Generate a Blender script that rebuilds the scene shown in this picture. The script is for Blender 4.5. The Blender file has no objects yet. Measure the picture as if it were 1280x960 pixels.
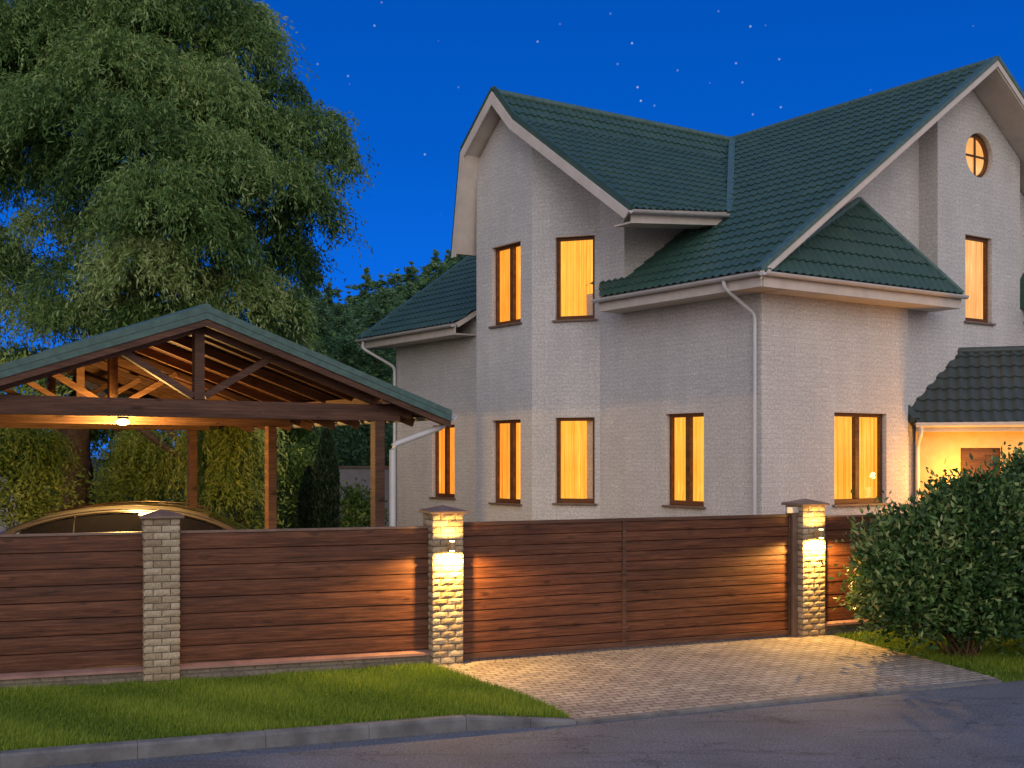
import bpy, bmesh, math, random
import numpy as np
from mathutils import Vector as Vec, Matrix
R = math.radians
random.seed(7); rng = np.random.default_rng(11)
scene = bpy.context.scene
COL = scene.collection

# ------------------------------------------------------------------ helpers
class NT:
    def __init__(s, name):
        s.m = bpy.data.materials.new(name); s.m.use_nodes = True
        s.t = s.m.node_tree; s.t.nodes.clear()
        s.out = s.n('ShaderNodeOutputMaterial')
    def n(s, typ, **kw):
        nd = s.t.nodes.new(typ)
        for k, v in kw.items():
            if k in nd.bl_rna.properties and not k in nd.inputs: setattr(nd, k, v)
        return nd
    def l(s, a, b): s.t.links.new(a, b)
    def uv(s, sx=1, sy=1, sz=1, rot=0):
        c = s.n('ShaderNodeTexCoord'); mp = s.n('ShaderNodeMapping')
        mp.inputs['Scale'].default_value = (sx, sy, sz); mp.inputs['Rotation'].default_value = (0, 0, rot)
        s.l(c.outputs['UV'], mp.inputs[0]); return mp.outputs[0]
    def ob(s, sx=1, sy=1, sz=1):
        c = s.n('ShaderNodeTexCoord'); mp = s.n('ShaderNodeMapping')
        mp.inputs['Scale'].default_value = (sx, sy, sz)
        s.l(c.outputs['Object'], mp.inputs[0]); return mp.outputs[0]
    def noise(s, vec, scale, detail=4, rough=.55):
        nd = s.n('ShaderNodeTexNoise'); s.l(vec, nd.inputs['Vector'])
        nd.inputs['Scale'].default_value = scale; nd.inputs['Detail'].default_value = detail
        nd.inputs['Roughness'].default_value = rough; return nd.outputs['Fac']
    def ramp(s, fac, stops):
        nd = s.n('ShaderNodeValToRGB'); s.l(fac, nd.inputs[0]); r = nd.color_ramp
        while len(r.elements) < len(stops): r.elements.new(.5)
        for e, (p, c) in zip(r.elements, stops):
            e.position = p; e.color = (*c, 1) if len(c) == 3 else c
        return nd.outputs[0]
    def mix(s, fac, a, b, mode='MIX'):
        nd = s.n('ShaderNodeMix'); nd.data_type = 'RGBA'; nd.blend_type = mode
        for sock, v in ((nd.inputs[0], fac), (nd.inputs[6], a), (nd.inputs[7], b)):
            if hasattr(v, 'is_linked'): s.l(v, sock)
            elif isinstance(v, (int, float)): sock.default_value = v
            else: sock.default_value = (*v, 1)
        return nd.outputs[2]
    def bump(s, h, strength=.4, dist=.01, nrm=None):
        nd = s.n('ShaderNodeBump'); s.l(h, nd.inputs['Height'])
        nd.inputs['Strength'].default_value = strength; nd.inputs['Distance'].default_value = dist
        if nrm: s.l(nrm, nd.inputs['Normal'])
        return nd.outputs[0]
    def bsdf(s, col, rough=.7, nrm=None, metal=0, spec=.4, coat=0):
        b = s.n('ShaderNodeBsdfPrincipled')
        if hasattr(col, 'is_linked'): s.l(col, b.inputs['Base Color'])
        else: b.inputs['Base Color'].default_value = (*col, 1)
        if hasattr(rough, 'is_linked'): s.l(rough, b.inputs['Roughness'])
        else: b.inputs['Roughness'].default_value = rough
        b.inputs['Metallic'].default_value = metal
        b.inputs['Specular IOR Level'].default_value = spec
        b.inputs['Coat Weight'].default_value = coat
        if nrm: s.l(nrm, b.inputs['Normal'])
        s.l(b.outputs[0], s.out.inputs[0]); return b

class MB:
    def __init__(s): s.v = []; s.f = []
    def add(s, vs, fs):
        o = len(s.v); s.v += [tuple(v) for v in vs]; s.f += [tuple(i + o for i in f) for f in fs]
    def poly(s, pts): s.add(pts, [tuple(range(len(pts)))])
    def box(s, x0, x1, y0, y1, z0, z1):
        s.add([(x, y, z) for z in (z0, z1) for y in (y0, y1) for x in (x0, x1)],
              [(0, 2, 3, 1), (4, 5, 7, 6), (0, 1, 5, 4), (2, 6, 7, 3), (0, 4, 6, 2), (1, 3, 7, 5)])
    def beam(s, a, b, w, h, up=(0, 0, 1)):
        a = Vec(a); b = Vec(b); d = (b - a).normalized(); sd = d.cross(Vec(up)).normalized(); u = sd.cross(d)
        p = []
        for q in (a, b):
            for (i, j) in ((-1, -1), (1, -1), (1, 1), (-1, 1)): p.append(q + sd * (w / 2 * i) + u * (h / 2 * j))
        s.add(p, [(3, 2, 1, 0), (4, 5, 6, 7), (0, 1, 5, 4), (1, 2, 6, 5), (2, 3, 7, 6), (3, 0, 4, 7)])
    def obox(s, o, ax, ay, az, a0, a1, b0, b1, c0, c1):
        o, ax, ay, az = Vec(o), Vec(ax), Vec(ay), Vec(az)
        s.add([o + ax * a + ay * b + az * c for c in (c0, c1) for b in (b0, b1) for a in (a0, a1)],
              [(0, 2, 3, 1), (4, 5, 7, 6), (0, 1, 5, 4), (2, 6, 7, 3), (0, 4, 6, 2), (1, 3, 7, 5)])
    def prism(s, pts, d):
        n = len(pts); d = Vec(d); a = [Vec(p) for p in pts]
        s.add(a + [p + d for p in a], [tuple(range(n))[::-1], tuple(range(n, 2 * n))] +
              [(i, (i + 1) % n, n + (i + 1) % n, n + i) for i in range(n)])
    def tube(s, pts, r, n=10, r2=None, caps=True):
        pts = [Vec(p) for p in pts]; m = len(pts); rings = []
        for i, p in enumerate(pts):
            d = (pts[min(i + 1, m - 1)] - pts[max(i - 1, 0)]).normalized()
            a = d.cross(Vec((0, 0, 1)));
            if a.length < .05: a = d.cross(Vec((1, 0, 0)))
            a.normalize(); b = d.cross(a)
            rr = (r if r2 is None else r + (r2 - r) * i / (m - 1)) if not isinstance(r, (list, tuple)) else r[i]
            rings += [p + (a * math.cos(2 * math.pi * k / n) + b * math.sin(2 * math.pi * k / n)) * rr for k in range(n)]
        fs = [(i * n + k, i * n + (k + 1) % n, (i + 1) * n + (k + 1) % n, (i + 1) * n + k) for i in range(m - 1) for k in range(n)]
        if caps: fs += [tuple(range(n))[::-1], tuple(range((m - 1) * n, m * n))]
        s.add(rings, fs)
    def build(s, name, mat, parent=None, smooth=False, bevel=0, fix=True):
        me = bpy.data.meshes.new(name); me.from_pydata(s.v, [], s.f)
        if fix or bevel:
            bm = bmesh.new(); bm.from_mesh(me)
            if fix: bmesh.ops.recalc_face_normals(bm, faces=bm.faces)
            bm.to_mesh(me); bm.free()
        auto_uv(me)
        if smooth:
            me.shade_smooth()
            me.set_sharp_from_angle(angle=R(40))
        me.materials.append(mat)
        o = bpy.data.objects.new(name, me); COL.objects.link(o)
        if parent: o.parent = parent
        if bevel:
            md = o.modifiers.new('bevel', 'BEVEL'); md.width = bevel; md.segments = 2; md.limit_method = 'ANGLE'; md.angle_limit = R(35)
        return o

def auto_uv(me):
    uvl = me.uv_layers.new(name='UVMap')
    for p in me.polygons:
        n = p.normal
        if abs(n.z) > .98: t = Vec((1, 0, 0)); b = Vec((0, 1, 0))
        else:
            t = Vec((0, 0, 1)).cross(n).normalized(); b = n.cross(t)
        for li in p.loop_indices:
            co = me.vertices[me.loops[li].vertex_index].co
            uvl.data[li].uv = (co.dot(t), co.dot(b))

def tag(o, label=None, cat=None, group=None, kind=None):
    if label: o['label'] = label
    if cat: o['category'] = cat
    if group: o['group'] = group
    if kind: o['kind'] = kind
    return o
def empty(name, loc, rz=0, label=None, cat=None, group=None):
    o = bpy.data.objects.new(name, None); COL.objects.link(o); o.location = loc; o.rotation_euler = (0, 0, rz)
    o.empty_display_size = .2
    return tag(o, label, cat, group)
def copy_tree(o, parent=None):
    c = o.copy(); COL.objects.link(c)
    if parent: c.parent = parent
    for ch in list(o.children): copy_tree(ch, c)
    return c

# ------------------------------------------------------------------ materials
def m_plain(name, col, rough=.6, metal=0, var=.12, scale=6, bump=.0, coat=0, spec=.4):
    n = NT(name); v = n.ob(); f = n.noise(v, scale, 5)
    c = n.ramp(f, [(.3, tuple(x * (1 - var) for x in col)), (.7, tuple(min(1, x * (1 + var)) for x in col))])
    nr = n.bump(n.noise(v, scale * 12, 3), bump, .004) if bump else None
    n.bsdf(c, rough, nr, metal, spec, coat); return n.m

def m_wall():
    n = NT('white_facing_brick'); uv = n.uv()
    br = n.n('ShaderNodeTexBrick'); n.l(uv, br.inputs['Vector'])
    br.inputs['Color1'].default_value = (.72, .70, .665, 1); br.inputs['Color2'].default_value = (.67, .65, .62, 1)
    br.inputs['Mortar'].default_value = (.585, .565, .55, 1); br.inputs['Scale'].default_value = 1
    br.inputs['Mortar Size'].default_value = .006; br.inputs['Mortar Smooth'].default_value = .6
    br.inputs['Brick Width'].default_value = .25; br.inputs['Row Height'].default_value = .077
    big = n.ramp(n.noise(n.uv(1, .45), 1.1, 6, .6), [(.3, (.86, .86, .87)), (.7, (1.03, 1.02, 1.0))])
    fine = n.ramp(n.noise(uv, 26, 4, .7), [(.32, (.66, .66, .67)), (.66, (1.1, 1.1, 1.09))])
    c = n.mix(1, n.mix(1, br.outputs[0], big, 'MULTIPLY'), fine, 'MULTIPLY')
    stk = n.ramp(n.noise(n.uv(3.2, .16), 1.0, 5, .65), [(.30, (.88, .87, .86)), (.6, (1, 1, 1))])
    c = n.mix(.5, c, stk, 'MULTIPLY')
    b1 = n.bump(br.outputs['Fac'], .3, -.004)
    b2 = n.bump(n.noise(uv, 36, 4, .75), .75, .012, b1)
    n.bsdf(c, .88, b2, 0, .25); return n.m

def m_roof(c0=(.022, .062, .052), c1=(.032, .082, .064), c2=(.055, .098, .066)):
    n = NT('green_metal_tile'); uv = n.ob(); f = n.noise(uv, 2.2, 6, .65); g = n.noise(uv, 30, 3, .6)
    c = n.ramp(f, [(.3, c0), (.55, c1), (.75, c2)])
    c = n.mix(.5, c, n.ramp(g, [(.3, (.6, .6, .6)), (.7, (1.25, 1.25, 1.2))]), 'MULTIPLY')
    n.bsdf(c, n.ramp(g, [(.3, (.36,) * 3), (.7, (.55,) * 3)]), n.bump(g, .12, .004), 0, .5); return n.m

def m_wood(name, dark, mid, light, rough=.5, gs=1.0, coat=0):
    n = NT(name)
    g = n.noise(n.uv(1.3 * gs, 26 * gs), 1.6, 8, .74)
    big = n.noise(n.uv(.5, 7.7), 1.0, 3, .5)
    k = n.noise(n.uv(3, 9), 1.0, 2, .5)
    c = n.ramp(g, [(.30, dark), (.5, mid), (.72, light)])
    c = n.mix(1, c, n.ramp(big, [(.32, (.66, .62, .62)), (.68, (1.22, 1.16, 1.12))]), 'MULTIPLY')
    c = n.mix(1, c, n.ramp(k, [(.28, (.45, .42, .4)), (.36, (1, 1, 1))]), 'MULTIPLY')
    n.bsdf(c, rough, n.bump(g, .8, .006), 0, .28, coat); return n.m

def m_brick(name, cols, mortar, bw, bh, mort=.01, off=.5, bump=.8, rough=.85, var=24):
    n = NT(name); uv = n.uv(); br = n.n('ShaderNodeTexBrick'); n.l(uv, br.inputs['Vector'])
    br.inputs['Color1'].default_value = (*cols[0], 1); br.inputs['Color2'].default_value = (*cols[1], 1)
    br.inputs['Mortar'].default_value = (*mortar, 1); br.inputs['Scale'].default_value = 1
    br.inputs['Mortar Size'].default_value = mort; br.inputs['Mortar Smooth'].default_value = .3
    br.inputs['Brick Width'].default_value = bw; br.inputs['Row Height'].default_value = bh; br.offset = off
    f = n.noise(uv, var, 5, .65); g = n.noise(uv, 1.7, 4, .6)
    c = n.mix(1, br.outputs[0], n.ramp(f, [(.3, (.7, .7, .7)), (.7, (1.2, 1.18, 1.14))]), 'MULTIPLY')
    c = n.mix(1, c, n.ramp(g, [(.3, (.72, .7, .7)), (.7, (1.12, 1.12, 1.1))]), 'MULTIPLY')
    b1 = n.bump(br.outputs['Fac'], bump, -.01)
    n.bsdf(c, rough, n.bump(f, .5, .006, b1), 0, .3); return n.m

def m_rockbrick():
    n = NT('cream_rock_face_brick'); v = n.ob()
    a = n.n('ShaderNodeAttribute'); a.attribute_name = 'tint'
    f = n.noise(v, 38, 5, .7); g = n.noise(v, 11, 4, .6)
    c = n.ramp(a.outputs['Fac'], [(.0, (.29, .22, .145)), (.5, (.40, .32, .215)), (1, (.50, .42, .30))])
    c = n.mix(1, c, n.ramp(f, [(.3, (.66, .64, .62)), (.7, (1.1, 1.1, 1.08))]), 'MULTIPLY')
    n.bsdf(c, .85, n.bump(f, .8, .008, n.bump(g, .7, .014)), 0, .3); return n.m

def m_asphalt():
    n = NT('asphalt'); v = n.ob(); f = n.noise(v, 42, 4, .85); g = n.noise(v, .8, 6, .6)
    vo = n.n('ShaderNodeTexVoronoi'); n.l(v, vo.inputs['Vector']); vo.inputs['Scale'].default_value = 95
    c = n.ramp(f, [(.3, (.058, .062, .072)), (.5, (.122, .130, .148)), (.72, (.30, .315, .345))])
    c = n.mix(1, c, n.ramp(g, [(.3, (.72, .72, .74)), (.55, (1, 1, 1)), (.75, (1.22, 1.2, 1.2))]), 'MULTIPLY')
    st = n.noise(n.ob(.5, 2.2, 1), 1.3, 5, .7)
    c = n.mix(1, c, n.ramp(st, [(.36, (.72, .72, .72)), (.46, (1, 1, 1))]), 'MULTIPLY')
    ed = n.n('ShaderNodeTexVoronoi'); ed.feature = 'DISTANCE_TO_EDGE'; ed.inputs['Scale'].default_value = .42
    wv = n.n('ShaderNodeVectorMath'); wv.operation = 'ADD'; nz = n.n('ShaderNodeTexNoise'); n.l(v, nz.inputs['Vector']); nz.inputs['Scale'].default_value = 2.5; nz.inputs['Detail'].default_value = 6
    n.l(v, wv.inputs[0]); n.l(nz.outputs['Color'], wv.inputs[1]); n.l(wv.outputs[0], ed.inputs['Vector'])
    crk = n.ramp(ed.outputs['Distance'], [(.0, (.35, .35, .35)), (.006, (1, 1, 1))]); c = n.mix(.8, c, crk, 'MULTIPLY')
    b = n.bump(vo.outputs['Distance'], .7, .006)
    n.bsdf(c, .78, n.bump(f, .4, .006, b), 0, .4); return n.m

def m_leaf(name, cols, trans=.3, rough=.55):
    n = NT(name); a = n.n('ShaderNodeAttribute'); a.attribute_name = 'tint'
    c = n.ramp(a.outputs['Fac'], [(i / (len(cols) - 1), q) for i, q in enumerate(cols)])
    b = n.n('ShaderNodeBsdfPrincipled'); n.l(c, b.inputs['Base Color']); b.inputs['Roughness'].default_value = rough
    b.inputs['Specular IOR Level'].default_value = .3
    t = n.n('ShaderNodeBsdfTranslucent'); n.l(c, t.inputs[0])
    mx = n.n('ShaderNodeMixShader'); mx.inputs[0].default_value = trans
    n.l(b.outputs[0], mx.inputs[1]); n.l(t.outputs[0], mx.inputs[2]); n.l(mx.outputs[0], n.out.inputs[0]); return n.m

def m_curtain(name, col, strength):
    n = NT(name)
    f = n.noise(n.uv(11, .12), 2.0, 3, .6); g = n.noise(n.uv(1.3, 1.6), 1.0, 2, .5)
    c = n.mix(1, n.ramp(f, [(.36, tuple(x * y for x, y in zip(col, (.78, .62, .40)))), (.60, col)]),
              n.ramp(g, [(.3, (.86, .76, .60)), (.62, (1.0, 1.0, 1.0)), (.75, (1.1, 1.3, 1.7))]), 'MULTIPLY')
    e = n.n('ShaderNodeEmission'); n.l(c, e.inputs[0]); e.inputs[1].default_value = strength
    n.l(e.outputs[0], n.out.inputs[0]); return n.m

def m_glass():
    n = NT('window_glass'); t = n.n('ShaderNodeBsdfTransparent'); g = n.n('ShaderNodeBsdfGlossy')
    g.inputs['Roughness'].default_value = .03; t.inputs[0].default_value = (.95, .96, .95, 1)
    fr = n.n('ShaderNodeFresnel'); fr.inputs[0].default_value = 1.28
    mx = n.n('ShaderNodeMixShader'); n.l(fr.outputs[0], mx.inputs[0]); n.l(t.outputs[0], mx.inputs[1]); n.l(g.outputs[0], mx.inputs[2])
    n.l(mx.outputs[0], n.out.inputs[0]); return n.m

def m_emit(name, col, s):
    n = NT(name); e = n.n('ShaderNodeEmission'); e.inputs[0].default_value = (*col, 1); e.inputs[1].default_value = s
    n.l(e.outputs[0], n.out.inputs[0]); return n.m

def m_ground(name, cols, sc=3):
    n = NT(name); v = n.ob(); f = n.noise(v, sc, 6, .7); g = n.noise(v, .35, 4)
    c = n.ramp(f, [(.3, cols[0]), (.7, cols[1])])
    c = n.mix(1, c, n.ramp(g, [(.3, (.8, .8, .8)), (.7, (1.15, 1.15, 1.1))]), 'MULTIPLY')
    n.bsdf(c, .95, n.bump(n.noise(v, sc * 14, 4, .7), .8, .03), 0, .1); return n.m

M = dict(
    wall=m_wall(), roof=m_roof(), roof2=m_roof((.036, .050, .048), (.052, .068, .062), (.075, .082, .070)),
    board=m_wood('stained_fence_board', (.028, .010, .005), (.105, .038, .017), (.21, .088, .040), .52),
    frame=m_wood('window_frame_wood', (.07, .028, .009), (.13, .052, .017), (.20, .085, .03), .45),
    timber=m_wood('carport_timber', (.045, .022, .014), (.095, .048, .030), (.17, .09, .055), .55),  # darkened for the unlit front truss, so its shade sits in the colour
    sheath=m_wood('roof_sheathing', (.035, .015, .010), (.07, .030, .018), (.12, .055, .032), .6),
    post=m_wood('lamplit_timber', (.11, .055, .028), (.20, .105, .052), (.32, .18, .095), .6),  # paler copy of the carport wood, lamp light inside put into the colour
    white=m_plain('white_metal_trim', (.52, .50, .48), .45, 0, .08, 3),
    soffit=m_plain('soffit_board', (.60, .53, .46), .6, 0, .10, 4),
    pipe=m_plain('white_pipe', (.58, .58, .58), .35, 0, .06, 5),
    fascia=m_plain('grey_green_flashing', (.062, .125, .108), .45, 0, .25, 9),
    cap=m_plain('brown_metal_cap', (.17, .11, .08), .4, 0, .2, 8),
    copper=m_plain('plinth_cap_metal', (.30, .17, .14), .45, 0, .2, 5),
    rock=m_rockbrick(), mortar=m_plain('mortar', (.15, .13, .11), .95, 0, .15, 20, .6),
    plinth=m_brick('plinth_brick', ((.26, .22, .17), (.18, .15, .12)), (.16, .14, .12), .25, .075, .009),
    paver=m_brick('concrete_block_paving', ((.44, .385, .32), (.31, .272, .235)), (.10, .09, .08), .20, .10, .008, .5, .9, .8),
    kerb=m_plain('concrete_kerb', (.14, .14, .14), .9, 0, .42, 3.5, .8),
    asphalt=m_asphalt(), glass=m_glass(),
    curtain_a=m_curtain('warm_curtain', (1.0, .44, .058), 1.65),
    curtain_b=m_curtain('orange_curtain', (1.0, .36, .045), 1.5),
    curtain_c=m_curtain('cream_curtain', (1.0, .52, .19), 1.3),
    lamp=m_emit('lamp_glow', (1, .72, .32), 12), lamp2=m_emit('ceiling_lamp_glow', (1, .72, .28), 16),
    lampmetal=m_plain('pale_bronze_metal', (.42, .30, .16), .35, .3, .1, 8),
    darkmetal=m_plain('dark_bronze_metal', (.10, .06, .035), .4, .6, .1, 8),
    bark=m_ground('bark', ((.08, .052, .032), (.24, .155, .09)), 9),
    soil=m_ground('yard_lawn', ((.018, .030, .010), (.045, .065, .022)), 5),
    turf=m_ground('turf', ((.035, .06, .012), (.08, .13, .025)), 8),
    blade=m_leaf('grass_blade', ((.08, .15, .015), (.19, .30, .025), (.38, .44, .06)), .3),
    willow=m_leaf('willow_leaf', ((.022, .065, .020), (.10, .20, .055), (.25, .38, .11), (.48, .56, .24)), .42),
    bush=m_leaf('shrub_leaf', ((.014, .045, .014), (.048, .115, .032), (.13, .23, .06), (.42, .46, .18)), .3, .4),
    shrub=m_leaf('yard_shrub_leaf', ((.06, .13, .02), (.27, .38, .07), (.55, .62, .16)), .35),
    thuja=m_leaf('thuja_leaf', ((.008, .022, .010), (.016, .040, .018)), .15),
    pine=m_leaf('conifer_needle', ((.045, .11, .05), (.13, .26, .11), (.25, .40, .17)), .35),
    lamplit=m_plain('lamplit_plaster', (.62, .46, .22), .9, 0, .1, 6, .6),  # orange glow of the porch lamp worked into the wall colour
    grey=m_plain('grey_render', (.36, .33, .34), .9, 0, .15, 2),
    paint=m_plain('champagne_car_paint', (.22, .205, .18), .28, .6, .02, 2, 0, 1.0),
    black=m_plain('tinted_glass', (.012, .012, .014), .06, 0, .02, 3, spec=.6),
    rubber=m_plain('tyre_rubber', (.02, .02, .02), .85), chrome=m_plain('chrome', (.75, .74, .72), .12, 1, .02),
)

# ------------------------------------------------------------------ calibrated frames
CAMZ = 2.5
HA = math.atan2(.5657, .8246)                      # house axis: x along the gable side, y along the long front
house = empty('house', (3.91, 19.0, 0), HA,
              'large two-storey white brick house with green tiled gables and lit windows, behind the gate', 'house')

def grid_wall(mb, o, d, nrm, s0, s1, z0, z1, holes=(), depth=.16, top=None, cuts=()):
    """wall facade from o along d, rectangular openings with reveals; top(s) optional skyline"""
    o = Vec((*o, 0)); d = Vec((*d, 0)).normalized(); nrm = Vec((*nrm, 0)).normalized()
    S = sorted({s0, s1, *[h[0] for h in holes], *[h[1] for h in holes], *cuts})
    Z = sorted({z0, z1, *[h[2] for h in holes], *[h[3] for h in holes]})
    P = lambda s, z, q=0: o + d * s + Vec((0, 0, z)) - nrm * q
    for a, b in zip(S, S[1:]):
        for i, (c, e) in enumerate(zip(Z, Z[1:])):
            ms, mz = (a + b) / 2, (c + e) / 2
            if any(h[0] < ms < h[1] and h[2] < mz < h[3] for h in holes): continue
            if top and i == len(Z) - 2: mb.poly([P(a, c), P(b, c), P(b, top(b)), P(a, top(a))])
            else: mb.poly([P(a, c), P(b, c), P(b, e), P(a, e)])
    for h in holes:
        a, b, c, e = h[:4]
        mb.poly([P(a, c), P(a, e), P(a, e, depth), P(a, c, depth)]); mb.poly([P(b, c), P(b, c, depth), P(b, e, depth), P(b, e)])
        mb.poly([P(a, e), P(b, e), P(b, e, depth), P(a, e, depth)]); mb.poly([P(a, c), P(a, c, depth), P(b, c, depth), P(b, c)])

def window(o, d, nrm, s0, s1, z0, z1, cur, mull=None, label=None, cur2=None, sill=True):
    """window: frame (mesh) > pane, curtain, sill; set back in the reveal"""
    o3 = Vec((*o, 0)); d = Vec((*d, 0)).normalized(); n = Vec((*nrm, 0)).normalized(); up = Vec((0, 0, 1))
    f = MB(); w = .062; q0, q1 = -.15, -.085
    bx = lambda a0, a1, c0, c1, p0=q0, p1=q1: f.obox(o3, d, n, up, a0, a1, p0, p1, c0, c1)
    g = .003
    bx(s0 + g, s0 + w, z0 + g, z1 - g); bx(s1 - w, s1 - g, z0 + g, z1 - g)
    bx(s0 + w, s1 - w, z1 - w, z1 - g); bx(s0 + w, s1 - w, z0 + g, z0 + w + .02)
    if mull:
        mc = s0 + (s1 - s0) * mull; bx(mc - .055, mc + .055, z0 + w + .02, z1 - w, q0, q1 + .012)
    fr = f.build('window', M['frame'], house, bevel=.006)
    if label: fr['label'] = label
    p = MB(); q4 = [o3 + d * a + n * -.118 + up * z for a, z in ((s0 + w, z0 + w + .02), (s1 - w, z0 + w + .02), (s1 - w, z1 - w), (s0 + w, z1 - w))]
    if (q4[1] - q4[0]).cross(q4[3] - q4[0]).dot(n) < 0: q4.reverse()
    p.poly(q4); p.build('pane', M['glass'], fr, fix=False)
    spans = [(s0 + w, s1 - w, cur)]
    if mull and cur2: spans = [(s0 + w, mc, cur), (mc, s1 - w, cur2)]
    for a, b, cm in spans:
        if a < s0 + w + .001: a = s0 - .15
        if b > s1 - w - .001: b = s1 + .15
        c = MB(); N = 60; vs = []
        for i in range(N + 1):
            s = a + (b - a) * i / N; q = -.21 + .018 * math.sin(s * 55) + .008 * math.sin(s * 131 + 1)
            for z in (z0, z1): vs.append(o3 + d * s + n * q + up * z)
        c.add(vs, [(2 * i, 2 * i + 2, 2 * i + 3, 2 * i + 1) for i in range(N)])
        c.build('curtain', cm, fr, smooth=True, fix=False)
    if sill:
        k = MB(); k.obox(o3, d, n, up, s0 - .05, s1 + .05, -.10, .055, z0 - .035, z0 + .001); k.build('sill', M['cap'], fr, bevel=.005)
    return fr

def tiles(mb, P, e, up, poly, wave=.18, course=.30, amp=.032, step=.026):
    """profiled metal tile sheet over convex polygon poly (s,t) on the plane P + s e + t up"""
    P, e, up = Vec(P), Vec(e).normalized(), Vec(up).normalized(); n = e.cross(up)
    if n.z < 0: n = -n
    ss = [p[0] for p in poly]; ts = [p[1] for p in poly]
    k0, k1 = math.floor(min(ss) / (wave / 6)), math.ceil(max(ss) / (wave / 6))
    S = [k * wave / 6 for k in range(k0, k1 + 1)]
    T = []
    for k in range(math.floor(min(ts) / course), math.ceil(max(ts) / course) + 1): T += [k * course + 1e-4, (k + 1) * course - 1e-4 - .004]
    bm = bmesh.new(); g = [[bm.verts.new((s, t, 0)) for t in T] for s in S]
    for i in range(len(S) - 1):
        for j in range(len(T) - 1): bm.faces.new((g[i][j], g[i + 1][j], g[i + 1][j + 1], g[i][j + 1]))
    cx = sum(ss) / len(ss); cy = sum(ts) / len(ts)
    for a, b in zip(poly, poly[1:] + poly[:1]):
        nn = Vec((b[1] - a[1], -(b[0] - a[0]), 0))
        if nn.length < 1e-6: continue
        if nn.dot(Vec((cx - a[0], cy - a[1], 0))) > 0: nn = -nn
        bmesh.ops.bisect_plane(bm, geom=bm.verts[:] + bm.edges[:] + bm.faces[:], dist=1e-6, plane_co=(a[0], a[1], 0), plane_no=nn, clear_outer=True)
    vs = []; idx = {}
    for v in bm.verts:
        s, t = v.co.x, v.co.y; fr = (t / course) % 1.0
        ph = (s / wave) % 1.0
        h = amp * (math.cos(2 * math.pi * ph) * .5 + .5) ** 1.3 + step * (1 - fr) 
        idx[v] = len(vs); vs.append(P + e * s + up * t + n * h)
    mb.add(vs, [tuple(idx[v] for v in f.verts) for f in bm.faces]); bm.free()

def slab(mb, pts, n, th):
    """slab under polygon pts (3-D), offset down the normal"""
    n = Vec(n).normalized(); mb.prism([Vec(p) - n * .004 for p in pts], -n * th)

def gutter(mb, a, b, out, r=.06):
    a, b, out = Vec(a), Vec(b), Vec(out).normalized(); prof = []
    for k in range(9):
        t = math.pi * k / 8; prof.append((-math.cos(t) * r, -math.sin(t) * r))
    prof += [(r + .008, .01), (r + .008, .0)]
    pr = prof[:9] + [(r - .008, 0)] + [(-math.cos(math.pi * k / 8) * (r - .008), -math.sin(math.pi * k / 8) * (r - .008)) for k in range(7, 0, -1)] + [(-r + .008, 0)]
    up = Vec((0, 0, 1)); mb.prism([a + out * p[0] + up * p[1] for p in pr], b - a)

# ------------------------------------------------------------------ HOUSE walls
SL = .72                                       # main roof pitch
def zmain(v): return 5.30 + SL * (v + .5) if v <= 5.4 else 5.30 + SL * (11.3 - v)
DP = [(1.93, 6.56), (5.31, 8.80), (5.97, 9.47), (7.06, 8.55), (7.39, 6.57)]   # cross gable skyline
def zdorm(u):
    for (a, za), (b, zb) in zip(DP, DP[1:]):
        if a <= u <= b: return za + (zb - za) * (u - a) / (b - a)
    return 6.5
w = MB()
# long front (x = 0)
h_main = (1.30, 2.24, 1.66, 3.22); h_left = (9.13, 10.10, 1.58, 3.19)
grid_wall(w, (0, 0), (0, 1), (-1, 0), 0, 11.76, -.2, 5.52, [h_main, h_left])
# gable side, lower storey
h_side = (1.69, 3.01, 1.70, 3.22)
grid_wall(w, (0, 0), (1, 0), (0, -1), 0, 3.585, -.2, 5.22, [h_side])
w.poly([(3.585, 0, -.2), (3.585, .15, -.2), (3.585, .15, 5.3), (3.585, 0, 5.3)])
grid_wall(w, (0, .15), (1, 0), (0, -1), 3.585, 10.8, -.2, 4.9)
grid_wall(w, (0, .15), (1, 0), (0, -1), 3.585, 4.61, 4.9, 5.3)
grid_wall(w, (0, .15), (1, 0), (0, -1), 7.12, 10.8, 4.9, 5.3)
# stair tower on the gable side
h_tow = (5.42, 6.23, 4.97, 6.56); RC, RZ, RR = 5.84, 8.06, .41
sq = (RC - .6, RC + .6, RZ - .6, RZ + .6)
tt = lambda s: zmain(s) - .16
grid_wall(w, (0, .15), (1, 0), (0, -1), 4.61, 7.12, 4.9, 8.66, [h_tow, sq][:1] + [sq], depth=0, top=None)
w.v = w.v; 
grid_wall(w, (0, .15), (1, 0), (0, -1), 4.61, 7.12, 8.66, 8.7, top=tt, cuts=(5.4,))
# (reveal of the tower window)
for (a, b) in (((5.42, 4.97), (5.42, 6.56)), ((6.23, 4.97), (6.23, 6.56)), ((5.42, 6.56), (6.23, 6.56)), ((5.42, 4.97), (6.23, 4.97))):
    w.poly([(a[0], .15, a[1]), (b[0], .15, b[1]), (b[0], .33, b[1]), (a[0], .33, a[1])])
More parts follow.
